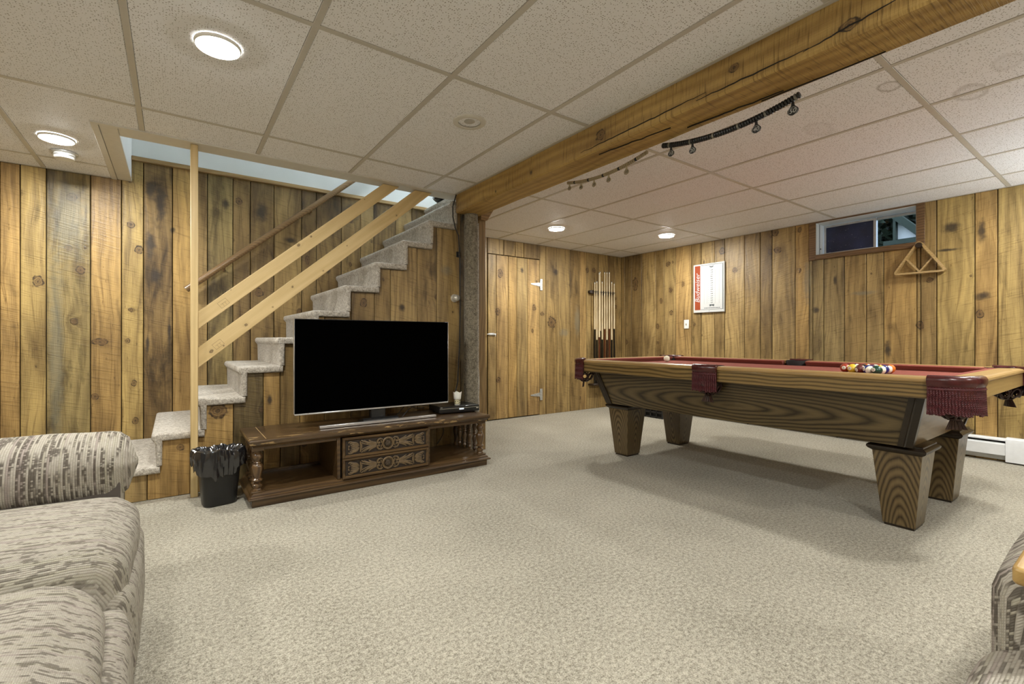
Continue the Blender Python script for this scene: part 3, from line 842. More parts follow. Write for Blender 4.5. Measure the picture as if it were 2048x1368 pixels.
# lamp at the head of the stairs
t = thing('hall_light', 'bare white globe lamp in the stairwell above the steps', 'lamp', (2.7, 4.15, 4.45))
MB().lathe([(.06, .05), (.06, .02), (.04, .0)], (0, 0, 0), 16).build('lamp_base', M_PLASTIC_W, t)
MB().sphere((0, 0, -.09), .11, 18, 12).build('globe', emit('hall_globe', (.86, .92, 1.0), HALL), t)

# unseen floor lamps added to brighten the ceiling, their bowls throwing light upward
M_UP = emit('fill_uplight_bulb', (.86, .95, 1.0), UPLIGHT)
for x, y, lab in ((-2.0, -1.6, 'added unseen fill lamp with an upturned bowl in the near left corner'), (1.2, -2.1, 'added unseen fill lamp with an upturned bowl against the rear wall'), (4.95, -.40, 'added unseen fill lamp with an upturned bowl by the right wall')):
    t = thing('added_floor_lamp', lab, 'lamp', (x, y, 0))
    MB().lathe([(.14, 0), (.14, .015), (.03, .035)], (0, 0, 0), 24).build('lamp_base', M_BLACK, t)
    MB().lathe([(.012, .03), (.012, 1.40)], (0, 0, 0), 12).build('pole', M_BLACK, t)
    MB().lathe([(.02, 1.39), (.10, 1.42), (.17, 1.50), (.172, 1.50), (.10, 1.43), (.02, 1.405)], (0, 0, 0), 28, cap=False).build('bowl_shade', M_PLASTIC_W, t)
    MB().sphere((0, 0, 1.46), .055, 16, 10).build('bulb', M_UP, t)

# ------------------------------------------------------------------ staircase
SX = lambda k: -.115 + .2335 * (k - 2)
SZ = lambda k: .2 * k + .010
st = thing('staircase', 'carpeted staircase with boarded side rising behind the television', 'staircase', (0, 0, 0))
for k in range(1, 14):
    x, z = SX(k), SZ(k); xn = SX(k + 1); zb = SZ(k - 1) if k > 1 else 0.0
    back = xn + .045
    T = .046
    poly = [(back, z)] + [(x + .020 + .020 * math.cos(a), z - .020 + .020 * math.sin(a)) for a in [PI/2 + i * PI/8 for i in range(5)]]
    poly += [(x + .001, z - .034), (x + .010, z - .046), (x + .020, z - .060), (x + .024, zb + .001), (x + .056, zb + .001), (x + .056, z - T), (back, z - T)]
    m = MB()
    # several sections across the width so that the carpet edge can round over
    rings = []
    for (yy, ins) in ((3.596, .011), (3.600, .004), (3.608, .0), (4.655, .0)):
        ring = []; n = len(poly)
        for i, p in enumerate(poly):
            n0, n1 = poly[i - 1], poly[(i + 1) % n]
            d = Vector((n1[0] - n0[0], n1[1] - n0[1])).normalized(); nn = Vector((-d.y, d.x))   # inward: the outline runs anticlockwise
            w = ins + .0025 * mnoise.noise((p[0] * 40, yy * 8, p[1] * 40))
            ring.append((p[0] + nn.x * w, yy, p[1] + nn.y * w))
        rings.append(ring)
    m.loft(rings)
    m.build('carpeted_step', M_STAIRCARPET, st)
# boards closing the side, cut to the profile of the steps
xs = [-.34, -.135, .087, .328, .51, .617, .749, .921, 1.118, 1.303, 1.436, 1.671, 1.855, 2.088, 2.222]
ton = 'HOHKTBHTBHTHTHKD'[1:]
ton = ['H', 'O', 'O', 'K', 'O', 'B', 'O', 'T', 'B', 'T', 'H', 'T', 'H', 'K', 'B']
for i in range(len(xs) - 1):
    a, b = xs[i] + .0018, xs[i+1] - .0018
    pts = [(a, 0.0)]
    top = []
    def h(x):
        k = 1
        while SX(k + 1) + .03 <= x: k += 1
        return SZ(k) - .048
    cuts = [a] + [SX(k) + .03 for k in range(1, 14) if a < SX(k) + .03 < b] + [b]
    for j in range(len(cuts) - 1):
        hh = min(h((cuts[j] + cuts[j+1]) / 2), 2.20)
        top += [(cuts[j], hh), (cuts[j+1], hh)]
    poly = [(a, 0.002), (b, 0.002)] + top[::-1]
    cx = (a + b) / 2
    m = MB().prism([(p[0] - cx, p[1] - .5) for p in poly], 'y', 0, .018)
    t_ = TINT[ton[i]]; kk = rp.uniform(.93, 1.07)
    o = m.build('plank', M_PINE_S, st, loc=(cx, YP + rp.uniform(-.002, .001), .5), sm=0, color=(t_[0]*kk, t_[1]*kk, t_[2]*kk, t_[3]))
    add_bevel(o, .003, 1)
MB().box(-.34, 2.2, YP + .022, YP + .03, 0, .15).build('backing_board', M_DARKGAP, st)
m = MB().prism([(-.30, .02), (2.2, .02), (2.2, SZ(12) - .14), (2.05, SZ(11) - .2), (-.05, .19), (-.30, .15)], 'y', YP + .021, YP + .03)
m.build('backing_board', M_DARKGAP, st)
# door knob on the closet board and its little hinge
t_ = MB().lathe([(.0, -.060), (.018, -.060), (.027, -.053), (.030, -.043), (.025, -.032), (.014, -.025), (.012, -.012), (.034, -.008), (.037, 0)], (2.026, YP, 1.359), 22, 'y', cap=False)
t_.build('door_knob', plain('knob_metal', (.72, .70, .62), .28, .5), st)
MB().cbox(2.045, 2.085, YP - .006, YP + .001, 1.725, 1.775, .002).build('small_hinge', M_BLACK, st)
MB().sphere((2.072, YP - .010, 1.752), .010, 10, 8).build('screw_head', M_CHROME, st)
# newel post and two guard rails of new lumber
MB().cbox(.086, .1255, 3.530, 3.622, 0, ZC - .002, .003).build('newel_post', M_LUMBER_Z, st)
sl = .857
def rail(z0, w, name='guard_rail', y0=3.565, y1=3.600):
    # z0: upper edge height at x=.127
    zt = ZC - .003
    dv = w * math.sqrt(1 + sl * sl); th = math.atan(sl); c, s_ = math.cos(th), math.sin(th)
    x_hi_top = .127 + (zt - z0) / sl; x_hi_bot = .127 + (zt - (z0 - dv)) / sl
    poly = [(.1265, z0 - dv), (x_hi_bot, zt), (x_hi_top, zt), (.1265, z0)]
    cx, cz = (.127 + x_hi_top) / 2, (z0 + zt - dv) / 2
    loc = [((p[0] - cx) * c + (p[1] - cz) * s_, -(p[0] - cx) * s_ + (p[1] - cz) * c) for p in poly]
    o = MB().prism(loc, 'y', -(y1 - y0) / 2, (y1 - y0) / 2).build(name, M_LUMBER, st, loc=(cx, (y0 + y1) / 2, cz), rot=(0, -th, 0), sm=0); add_bevel(o, .003, 2)
rail(1.176, .0866); rail(.944, .099)
# mill grade stamps printed on the two rails
M_INK = plain('stamp_ink', (.12, .08, .03), .6)
for (x, z, s) in ((.265, 1.235, 1.0), (.235, .965, 1.0)):
    m = MB(); c, s_ = 1 / math.sqrt(1 + sl*sl), sl / math.sqrt(1 + sl*sl)
    P = lambda u, v: (x + u * c - v * s_, 3.5645, z + u * s_ + v * c)
    Q = lambda u, v: (x + u * c - v * s_, 3.5652, z + u * s_ + v * c)
    def bar(u0, u1, v0, v1):
        m.add([P(u0, v0), P(u1, v0), P(u1, v1), P(u0, v1), Q(u0, v0), Q(u1, v0), Q(u1, v1), Q(u0, v1)], [(0,1,2,3), (7,6,5,4), (0,4,5,1), (1,5,6,2), (2,6,7,3), (3,7,4,0)])
    w = .0012
    bar(-.03, .03, .018, .018 + w); bar(-.03, .03, -.022, -.022 + w); bar(-.03, -.03 + w, -.022, .018); bar(.03 - w, .03, -.022, .018)
    bar(-.02, .02, .0, w); bar(-.008, -.008 + w, -.018, .0); bar(.01, .01 + w, -.018, .0)
    g = m.build('grade_stamp', M_INK, st, sm=0); g['kind'] = 'stuff'
# handrail on the wall
hr = thing('handrail', 'dark round wooden handrail running up the wall beside the stairs', 'handrail', (0, 0, 0))
x0, z0, x1 = .080, 1.400, 2.2
MB().tube([(x0, 4.585, z0), (x1, 4.585, z0 + .852 * (x1 - x0))], .026, 14, flat=((0, 1, 0), .85)).build('rail', M_RAIL, hr)
for xb in (.35, 1.05, 1.75):
    zb = z0 + .852 * (xb - x0) - .022
    MB().tube([(xb, 4.585, zb), (xb, 4.61, zb - .02), (xb, 4.655, zb - .02)], .006, 8).lathe([(.012, 4.650), (.014, 4.658)], (xb, 0, zb - .02), 12, 'y').build('rail_bracket', M_RAIL, hr)
# black plastic bag lying on the upper step
bg = thing('plastic_bag', 'crumpled shiny black plastic bag lying on the upper stairs', 'bag', (2.275, 4.33, SZ(12) + .004))
m = MB().sphere((0, 0, .055), .11, 22, 14, (.75, 1.1, .55))
m.v = [tuple(Vector(v) + mnoise.noise_vector(Vector(v) * 22) * .022 + mnoise.noise_vector(Vector(v) * 9) * .02) for v in m.v]
m.v = [(v[0], v[1], max(v[2], .001)) for v in m.v]
m.build('bag', plain('bag_film', (.012, .012, .014), .16, spec=.8), bg, sm=25)
# black cable from the ceiling down behind the column
cb = MB().tube([(1.955, 3.47, ZC - .006), (1.945, 3.47, 2.19), (1.925, 3.475, 2.12), (1.94, 3.50, 2.04), (1.985, 3.54, 1.96), (2.03, 3.56, 1.90), (2.05, 3.575, 1.70), (2.055, 3.58, 1.2), (2.045, 3.575, .9), (2.02, 3.56, .62), (1.985, 3.55, .52)], .0055, 8)
setp(cb.build('cable', M_BLACKSOFT, None), 'thin black cable running from the ceiling down beside the carpeted column', 'cable')

# ------------------------------------------------------------------ television console
CW = dict(rough=.3, bump=.06, knots=0)
M_CON = wood('console_wood', grain='x', dark=(.034, .017, .007), light=(.112, .066, .026), ring=30, stretch=.03, warp=.03, coat=.25, **CW)
M_CONTOP = wood('console_top_wood', grain='x', dark=(.032, .017, .007), light=(.098, .058, .024), ring=30, stretch=.03, warp=.03, coat=.35, scratch=(9, 38, .60, 3.15, .09), **CW)
M_CONZ = wood('console_turned_wood', grain='z', dark=(.045, .022, .009), light=(.150, .088, .036), ring=40, stretch=.05, coat=.4, **CW)
M_CARVE = plain('carved_wood', (.125, .083, .040), .30, var=.25, scale=40)
M_CARVEBACK = plain('carved_ground', (.018, .010, .005), .6)
cs = thing('tv_console', 'long low dark wooden console with carved drawers and turned spindles under the television', 'console', (0, 0, 0))
CX0, CX1, CY0, CY1 = .375, 2.03, 3.105, 3.585
o = MB().cbox(CX0, CX1, CY0, CY1, 0, .045, .003).build('plinth', M_CON, cs)
# moulded base slab
def moulded(x0, x1, y0, y1, prof):
    """prof: list of (overhang, z): horizontal rectangles lofted"""
    return MB().loft([[(x0 - o_, y0 - o_, z), (x1 + o_, y0 - o_, z), (x1 + o_, y1, z), (x0 - o_, y1, z)] for (o_, z) in prof])
o = moulded(CX0 + .012, CX1 - .012, CY0 + .012, CY1, [(.015, .043), (.030, .046), (.034, .052), (.030, .058), (.022, .061), (.016, .066), (.016, .071), (.006, .079), (.0, .083), (-.004, .086)]).build('base_shelf', M_CON, cs, sm=30)
o = moulded(CX0 + .010, CX1 - .006, CY0 + .010, CY1, [(-.004, .352), (.004, .356), (.008, .362), (.012, .366), (.020, .370), (.024, .378), (.024, .392), (.020, .398), (.014, .400)]).build('top', M_CONTOP, cs, sm=30)
# end border strip inlaid near the left end of the top
MB().box(CX0 + .075, CX0 + .079, CY0 + .01, CY1 - .02, .3995, .4008).build('inlay_line', plain('inlay', (.40, .27, .12), .4), cs)
# apron under the top at the open bays
MB().cbox(CX0 + .03, .89, CY0 + .015, CY0 + .035, .335, .355, .002).build('apron', M_CON, cs)
MB().cbox(1.52, CX1 - .02, CY0 + .015, CY0 + .035, .335, .355, .002).build('apron', M_CON, cs)
# drawer case
MB().cbox(.867, .889, CY0 + .004, CY1 - .03, .084, .354, .002).build('side_panel', M_CON, cs)
MB().cbox(1.517, 1.533, CY0 + .004, CY1 - .03, .084, .354, .002).build('side_panel', M_CON, cs)
MB().box(.889, 1.517, CY1 - .045, CY1 - .03, .084, .354).build('case_back', M_CON, cs)
# slim back rail and solid corner posts at the rear
MB().cbox(CX0 + .02, .867, CY1 - .025, CY1 - .012, .084, .104, .002).build('back_rail', M_CON, cs)
for xx in (CX0 + .02, CX1 - .055):
    MB().lathe([(.024, .086), (.026, .10), (.020, .12), (.015, .14), (.028, .19), (.030, .22), (.022, .27), (.014, .285), (.026, .31), (.024, .335), (.026, .354)], (xx + .02, CY1 - .05, 0), 14).build('rear_spindle', M_CONZ, cs)
BIG = [(.024, .085), (.026, .095), (.021, .104), (.028, .116), (.028, .126), (.019, .133), (.014, .138), (.022, .144), (.030, .150), (.030, .156), (.020, .164), (.021, .175), (.027, .195), (.0315, .220), (.0315, .235), (.026, .247), (.019, .252), (.023, .257), (.017, .264), (.018, .272), (.028, .284), (.030, .296), (.025, .308), (.017, .316), (.019, .322), (.024, .330)]
for xx in (.410, 1.990):
    MB().lathe(BIG, (xx, 3.150, 0), 20).build('corner_spindle', M_CONZ, cs)
    MB().cbox(xx - .034, xx + .034, 3.118, 3.184, .328, .355, .003).build('spindle_block', M_CON, cs)
    MB().cbox(xx - .036, xx + .036, 3.114, 3.186, .083, .090, .002).build('spindle_foot', M_CON, cs)
SMALL = [(.003, .088), (.012, .102), (.017, .114), (.012, .126), (.010, .132), (.017, .140), (.011, .150), (.015, .175), (.019, .195), (.013, .215), (.010, .22), (.016, .226), (.016, .232), (.010, .238), (.016, .246), (.010, .252), (.016, .275), (.018, .295), (.012, .318), (.010, .326), (.017, .336), (.017, .354)]
sm_me = MB().lathe(SMALL, (0, 0, 0), 12).mesh('side_spindle', M_CONZ)
for xx in (.402, 1.992):
    for yy in (3.235, 3.315, 3.395, 3.475):
        o = bpy.data.objects.new('side_spindle', sm_me); COL.objects.link(o); o.parent = cs; o.location = (xx, yy, 0)
# carved drawers
def carving():
    m = MB(); F = ((0, 1, 0), .75); Y0 = -.004
    def st_(pts, r, taper=True):
        n = len(pts)
        rr = [r * (.45 + .75 * math.sin(PI * (i + .6) / (n + .4))) if taper else r for i in range(n)]
        for sx in (1, -1):
            m.tube([(sx * p[0], Y0, p[1]) for p in pts], rr, 6, flat=F)
    m.ring((0, Y0 - .002, 0), .0375, .0065, 'y', 28, 8)
    m.ring((0, Y0, 0), .029, .003, 'y', 24, 6)
    for s in (1, -1):
        # scrolls hugging the rosette
        st_([(.036, s * .028), (.050, s * .036), (.066, s * .033), (.075, s * .022), (.073, s * .010), (.064, s * .006), (.058, s * .012), (.062, s * .017)], .0058)
        st_([(.047, s * .004), (.047, s * .018), (.052, s * .026)], .004)
        # stems and acanthus leaves
        st_(bez((.078, s * .004), (.12, s * .002), (.155, s * .012)) , .0050)
        st_(bez((.080, s * .010), (.125, s * .008), (.186, s * .040), 10), .0062)
        st_(bez((.082, s * .016), (.110, s * .014), (.135, s * .037)), .0048)
        st_(bez((.120, s * .014), (.148, s * .020), (.165, s * .039)), .0042)
        st_(bez((.150, s * .010), (.175, s * .018), (.186, s * .026)), .0040)
        # tulip petals
        st_(bez((.200, s * .004), (.212, s * .038), (.262, s * .026), 10), .0058)
        st_(bez((.204, s * .003), (.222, s * .026), (.256, s * .014), 8), .0050)
        st_(bez((.208, s * .001), (.230, s * .010), (.252, s * .004), 8), .0046)
        st_(bez((.238, s * .034), (.268, s * .044), (.270, s * .030), 6), .0044)
        st_(bez((.262, s * .014), (.272, s * .010), (.268, s * .002), 5), .0040)
    st_([(.192, -.036), (.190, -.012), (.190, .012), (.192, .036)], .0042)
    st_([(.182, -.016), (.182, .016)], .0035)
    return m
carve_me = carving().mesh('carving', M_CARVE, 60)
def knob_mesh():
    m = MB().sphere((0, -.006, 0), .024, 20, 12, (1, .62, 1))
    m.v = [tuple(Vector(v) + mnoise.noise_vector(Vector(v) * 130) * .0045) for v in m.v]
    return m.mesh('drawer_knob', plain('bronze_knob', (.065, .048, .032), .3, .4, var=.3, scale=90), 25)
knob_me = knob_mesh()
DX, HW, HH, BW = 1.206, .307, .0665, .019
def drawer(zc):
    m = MB(); y = CY0 - .004
    # mitred frame
    prof = [(0, .0), (0, -.010), (.004, -.014), (.011, -.014), (.015, -.009), (BW, -.005), (BW, .006)]
    cor = [(-1, -1), (1, -1), (1, 1), (-1, 1)]
    rings = []
    for k in range(5):
        sx, sz = cor[k % 4]
        rings.append([(sx * (HW - p[0]), p[1], sz * (HH - p[0])) for p in prof])
    m.loft(rings, cap=False, closed=False)
    m.box(-HW, HW, .001, .018, -HH, HH)
    d = m.build('drawer', M_CON, cs, loc=(DX, y, zc), sm=30)
    MB().box(-(HW - BW), HW - BW, -.0015, .0015, -(HH - BW), HH - BW).build('carved_ground', M_CARVEBACK, d)
    for nm, me in (('carving', carve_me), ('drawer_knob', knob_me)):
        o = bpy.data.objects.new(nm, me); COL.objects.link(o); o.parent = d; o.location = (0, -.002, 0)
drawer(.282); drawer(.147)

# ------------------------------------------------------------------ television
M_SCREEN = NT('tv_screen'); M_SCREEN.color((.0006, .0006, .0006)); M_SCREEN.rough(.8); M_SCREEN.b.inputs['Specular IOR Level'].default_value = .0; M_SCREEN = M_SCREEN.mat
tv = thing('television', 'large flat black television with a silver lower edge standing on the console', 'television', (1.212, 3.30, .4), R(-.6))
hw = .566
MB().cbox(-hw, hw, -.006, .030, .098, .733, .003).build('casing', M_BLACK, tv)
MB().box(-hw + .004, hw - .004, -.0075, -.0055, .106, .729).build('screen', M_SCREEN, tv)
MB().cbox(-hw, hw, -.011, .008, .093, .1035, .002).build('lower_bezel', M_SILVER, tv)
MB().cbox(-hw - .002, -hw + .0005, -.007, .022, .10, .733, .0008).build('side_trim', M_SILVER, tv)
MB().cbox(hw - .0005, hw + .002, -.007, .022, .10, .733, .0008).build('side_trim', M_SILVER, tv)
MB().cbox(-.30, .30, .030, .06, .16, .52, .01).build('back_housing', M_BLACK, tv)
MB().cbox(-.055, .055, -.005, .045, .006, .17, .006).build('stand_neck', M_BLACK, tv)
m = MB().prism([(-.04, .025), (-.05, .002), (.10, .002), (.10, .008), (-.02, .035)], 'x', -.12, .14)
m.build('stand_foot', M_BLACK, tv, sm=0)
MB().cbox(-.424, .424, -.086, -.058, .004, .022, .002).build('stand_bar', M_SILVER, tv)
MB().cbox(-.420, .420, -.083, -.060, .0008, .005, .001).build('stand_pad', M_BLACK, tv)
for sx in (-.10, .10):
    MB().cbox(sx - .012, sx + .012, -.06, .0, .002, .014, .002).build('stand_arm', M_BLACK, tv)
# loose leads behind the console and television
for i, (lab, pts) in enumerate((
    ('black lead looping behind the left part of the set-top player', [(1.42, 3.36, .403), (1.50, 3.40, .455), (1.58, 3.42, .475), (1.66, 3.46, .46), (1.74, 3.53, .44)]),
    ('black lead trailing from the television foot toward the player', [(1.36, 3.35, .404), (1.44, 3.45, .43), (1.52, 3.50, .47), (1.60, 3.50, .44), (1.69, 3.535, .43)]),
    ('black lead hanging in loops in the right bay of the console', [(1.56, 3.598, .34), (1.60, 3.596, .20), (1.68, 3.596, .13), (1.74, 3.596, .24), (1.78, 3.598, .34), (1.85, 3.598, .36), (1.90, 3.596, .20), (1.84, 3.596, .10)]),
    ('second black lead hanging behind the right bay of the console', [(1.66, 3.600, .35), (1.72, 3.598, .22), (1.66, 3.598, .11), (1.60, 3.598, .16), (1.62, 3.60, .30)]))):
    sp_ = []
    for k in range(len(pts) - 1):
        p0, p1, p2, p3 = [Vector(pts[max(0, min(len(pts) - 1, k + q))]) for q in (-1, 0, 1, 2)]
        for s in range(6):
            t = s / 6
            sp_.append(.5 * ((2 * p1) + (p2 - p0) * t + (2*p0 - 5*p1 + 4*p2 - p3) * t*t + (3*p1 - p0 - 3*p2 + p3) * t**3))
    sp_.append(Vector(pts[-1]))
    setp(MB().tube(sp_, .0032, 6).build('cable', M_BLACKSOFT, None), lab, 'cable')

# ------------------------------------------------------------------ player and votive glass
dv = thing('disc_player', 'flat black disc player on the right end of the console', 'player', (1.895, 3.405, .4), R(-6))
MB().cbox(-.172, .172, -.118, .120, .008, .060, .003).build('case', M_BLACK, dv)
MB().cbox(-.174, .174, -.126, -.116, .010, .059, .002).build('front_panel', plain('gloss_front', (.006, .006, .007), .12), dv)
MB().box(-.172, .172, -.1268, -.1255, .042, .0445).build('panel_groove', M_CHROME, dv)
MB().box(-.005, .035, -.1270, -.1255, .030, .042).build('display', emit('display_glow', (.45, .65, .8), .5), dv)
MB().cbox(.145, .165, -.1285, -.125, .030, .040, .001).build('button', M_CHROME, dv)
MB().box(-.166, -.150, -.1270, -.1255, .0515, .056).build('badge', M_CHROME, dv)
for sx in (-.14, .14):
    for sy in (-.09, .09):
        MB().lathe([(.012, 0), (.012, .010)], (sx, sy, 0), 10).build('foot', M_BLACKSOFT, dv)
vt = thing('votive_glass', 'white and cream votive cup with a wavy rim standing on the black player', 'cup', (1.895, 3.345, .4602))
rings = []
for (r0, z, wv) in ((.022, 0, 0), (.024, .004, 0), (.026, .03, 0), (.027, .048, 0), (.031, .052, 0), (.033, .075, 0), (.0365, .107, .006), (.034, .106, .006), (.030, .075, 0), (.026, .05, 0), (.003, .046, 0)):
    rings.append([(r0 * math.cos(a), r0 * math.sin(a), z + wv * math.cos(4 * a + 1.2)) for a in [2*PI*i/32 for i in range(32)]])
vg = NT('votive_white'); vg.color((.86, .84, .76)); vg.rough(.35); vg.b.inputs['Subsurface Weight'].default_value = .15
MB().loft(rings, cap=True).build('cup_body', vg.mat, vt)
vw = NT('votive_pattern'); c_ = vw.coords(); vo_ = vw.n('ShaderNodeTexVoronoi', feature='DISTANCE_TO_EDGE'); vw.link(c_, vo_.inputs['Vector']); vo_.inputs['Scale'].default_value = 60
vw.color(vw.mix(vw.smooth(vo_.outputs['Distance'], .10, .16), (.75, .70, .45), (.10, .085, .045))); vw.rough(.25)
MB().lathe([(.0245, .006), (.0268, .03), (.0276, .047)], (0, 0, 0), 28, cap=False).build('patterned_band', vw.mat, vt)
vt.scale = (.95, .95, .95)

# ------------------------------------------------------------------ waste bin
bn = thing('waste_bin', 'black plastic waste bin with a black liner beside the stair post', 'bin', (.225, 3.325, 0), R(8))
def rrect(hx, hy, r, n=6):
    out = []
    for (sx, sy, a0) in ((1, 1, 0), (-1, 1, 90), (-1, -1, 180), (1, -1, 270)):
        for i in range(n + 1):
            a = R(a0 + 90 * i / n)
            out.append((sx * (hx - r) + r * math.cos(a), sy * (hy - r) + r * math.sin(a)))
    return out
rings = []
for (hx, hy, z) in ((.082, .060, .0), (.086, .064, .004), (.088, .066, .012), (.115, .085, .318), (.119, .089, .322), (.119, .089, .330), (.112, .082, .330), (.084, .062, .012)):
    rings.append([(p[0], p[1], z) for p in rrect(hx, hy, .042)])
MB().loft(rings).build('bin_body', plain('bin_plastic', (.012, .012, .012), .38, bump=.1, scale=300), bn)
rings = []
_b = rrect(.121, .091, .044, 20); base = []
_L = [0.0]
for i in range(len(_b)): _L.append(_L[-1] + (Vector(_b[i]) - Vector(_b[(i + 1) % len(_b)])).length)
for k in range(150):
    d = _L[-1] * k / 150; i = max(q for q in range(len(_b)) if _L[q] <= d); t = (d - _L[i]) / max(1e-9, _L[i+1] - _L[i])
    a_, c_ = Vector(_b[i]), Vector(_b[(i + 1) % len(_b)]); base.append(tuple(a_.lerp(c_, t)))
prof = ((-.060, .262), (-.045, .290), (-.028, .312), (-.012, .330), (.000, .338), (.010, .334), (.016, .318), (.018, .298), (.018, .276), (.017, .256), (.014, .240))
for j, (off, z) in enumerate(prof):
    ring = []
    for i, p in enumerate(base):
        q = Vector((p[0], p[1], 0)); u = q.normalized(); ang = math.atan2(p[1], p[0])
        folds = mnoise.noise((math.cos(ang) * 5, math.sin(ang) * 5, z * 5)) * .5 + mnoise.noise((math.cos(ang) * 11, math.sin(ang) * 11, z * 30)) * .45
        crk = mnoise.noise((p[0] * 55, p[1] * 55, z * 55))
        amp = .016 if j > 3 else .024
        zz = z + .020 * mnoise.noise((math.cos(ang) * 3, math.sin(ang) * 3, 2)) + .006 * crk * (1 if j < 6 else 0)
        if j >= 6:      # the skirt hangs to a long point on the side facing the room
            hang = .035 + .055 * max(0, math.cos(ang + 1.75)) ** 2 + .030 * mnoise.noise((math.cos(ang) * 4, math.sin(ang) * 4, 9))
            zz -= (j - 5) / 5 * hang - (j - 5) / 5 * .03
        rr = off + amp * folds + .004 * crk
        if j > 4: rr = max(rr, .004)
        ring.append((p[0] + u.x * rr, p[1] + u.y * rr, zz))
    rings.append(ring)
M_BAG = plain('bin_liner_film', (.011, .011, .012), .17, spec=.9)
MB().loft(rings, cap=False).build('bin_liner', M_BAG, bn, sm=22)
m = MB().sphere((0, 0, .290), .088, 40, 20, (1.0, .72, .34))
m.v = [tuple(Vector(v) + mnoise.noise_vector(Vector(v) * 24) * .022 + mnoise.noise_vector(Vector(v) * 60) * .008) for v in m.v]
m.build('liner_fold', M_BAG, bn, sm=22)
# ------------------------------------------------------------------ pool table
OK_ = dict(ring=30, stretch=.10, warp=.03, rough=.34, bump=.12, contrast=1.7, fiber=.30, blotch=.15, coat=.25, spread=.35, ringpow=.6, face_u=True)
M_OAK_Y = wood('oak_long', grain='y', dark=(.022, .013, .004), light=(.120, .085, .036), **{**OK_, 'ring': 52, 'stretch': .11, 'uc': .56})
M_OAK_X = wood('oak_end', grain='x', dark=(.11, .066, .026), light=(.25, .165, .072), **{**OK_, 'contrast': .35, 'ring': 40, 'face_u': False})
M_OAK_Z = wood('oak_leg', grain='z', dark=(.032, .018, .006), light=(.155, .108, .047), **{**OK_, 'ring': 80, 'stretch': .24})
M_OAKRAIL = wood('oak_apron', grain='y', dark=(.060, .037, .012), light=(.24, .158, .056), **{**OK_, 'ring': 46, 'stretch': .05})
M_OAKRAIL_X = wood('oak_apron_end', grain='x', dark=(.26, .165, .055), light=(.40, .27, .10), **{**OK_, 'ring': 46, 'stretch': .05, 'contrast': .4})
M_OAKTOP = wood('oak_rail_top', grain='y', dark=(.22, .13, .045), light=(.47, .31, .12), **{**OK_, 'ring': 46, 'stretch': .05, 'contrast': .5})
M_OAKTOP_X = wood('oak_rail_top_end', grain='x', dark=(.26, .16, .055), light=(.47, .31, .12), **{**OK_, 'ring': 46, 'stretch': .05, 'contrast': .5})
M_OAKDARK = plain('dark_moulding', (.020, .013, .007), .28, var=.2)
M_FELT = plain('red_cloth', (.225, .068, .050), .9, spec=.15, var=.06, scale=200)
M_LEATHER = plain('maroon_leather', (.060, .012, .012), .25, var=.3, scale=25, bump=.1)
M_FRINGE = plain('maroon_fringe', (.072, .010, .013), .55, var=.3, scale=80)
M_NET = plain('dark_leather', (.035, .014, .010), .45, var=.3)
PZ = .820
pt = thing('pool_table', 'oak pool table with maroon cloth, leather pockets and tapered legs', 'pool table', (3.57, 1.75, 0))
HX, HY = .71, 1.27
def hexa(b, t):
    """b, t: four bottom and four top corners"""
    return MB().add(list(b) + list(t), [(3, 2, 1, 0), (4, 5, 6, 7), (0, 1, 5, 4), (1, 2, 6, 5), (2, 3, 7, 6), (3, 0, 4, 7)])
def rect(hx, hy, z, cx=0, cy=0): return [(cx-hx, cy-hy, z), (cx+hx, cy-hy, z), (cx+hx, cy+hy, z), (cx-hx, cy+hy, z)]
for lx in (-.36, .372):
    for ly in (-.938, .942):
        m = hexa(rect(.080, .069, .012), rect(.117, .105, .405))
        o = m.build('leg', M_OAK_Z, pt, loc=(lx, ly, 0), sm=0); add_bevel(o, .003, 2)
        m = MB().loft([rect(q, q - .012, z) for q, z in ((.116, .400), (.124, .406), (.132, .412), (.137, .420), (.137, .428), (.130, .436), (.122, .440), (.122, .447), (.116, .450))])
        m.build('leg_cap', M_OAKDARK, o, sm=30)
        MB().add(*[(hexa(rect(.074, .063, 0), rect(.074, .063, .013)).v), hexa(rect(1, 1, 0), rect(1, 1, 1)).f]).build('foot_block', M_OAKDARK, o, sm=0)
bx, by, tx, ty, z0, z1 = .530, 1.010, .620, 1.080, .449, .722
th = .02
for s in (-1, 1):
    b = [(s*bx, -by, z0), (s*bx, by, z0), (s*(bx-th), by, z0), (s*(bx-th), -by, z0)]
    t = [(s*tx, -ty, z1), (s*tx, ty, z1), (s*(tx-th), ty, z1), (s*(tx-th), -ty, z1)]
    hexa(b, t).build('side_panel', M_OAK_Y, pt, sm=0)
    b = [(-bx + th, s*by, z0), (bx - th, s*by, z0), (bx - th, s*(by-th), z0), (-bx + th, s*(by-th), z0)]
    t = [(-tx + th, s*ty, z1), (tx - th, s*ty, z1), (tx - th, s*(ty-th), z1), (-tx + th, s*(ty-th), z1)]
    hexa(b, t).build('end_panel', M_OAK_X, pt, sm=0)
    for s2 in (-1, 1):
        w, e = .052, .010
        rings = []
        for (X, Y, z) in ((bx, by, z0), (tx, ty, z1)):
            rings.append([(s2*(X+e), s*(Y-w), z), (s2*(X+e), s*(Y-w*.55), z), (s2*(X+e*1.5), s*(Y-w*.45), z), (s2*(X+e), s*(Y-w*.35), z), (s2*(X+e), s*(Y+e), z), (s2*(X-w*.4), s*(Y+e), z), (s2*(X-w*.4), s*(Y-.004), z), (s2*(X-.004), s*(Y-.004), z), (s2*(X-.004), s*(Y-w), z)])
        MB().loft(rings).build('corner_moulding', M_OAKDARK, pt, sm=0)
MB().box(-bx + th, bx - th, -by + th, by - th, z0 + .01, z0 + .03).build('underside', M_OAKDARK, pt)
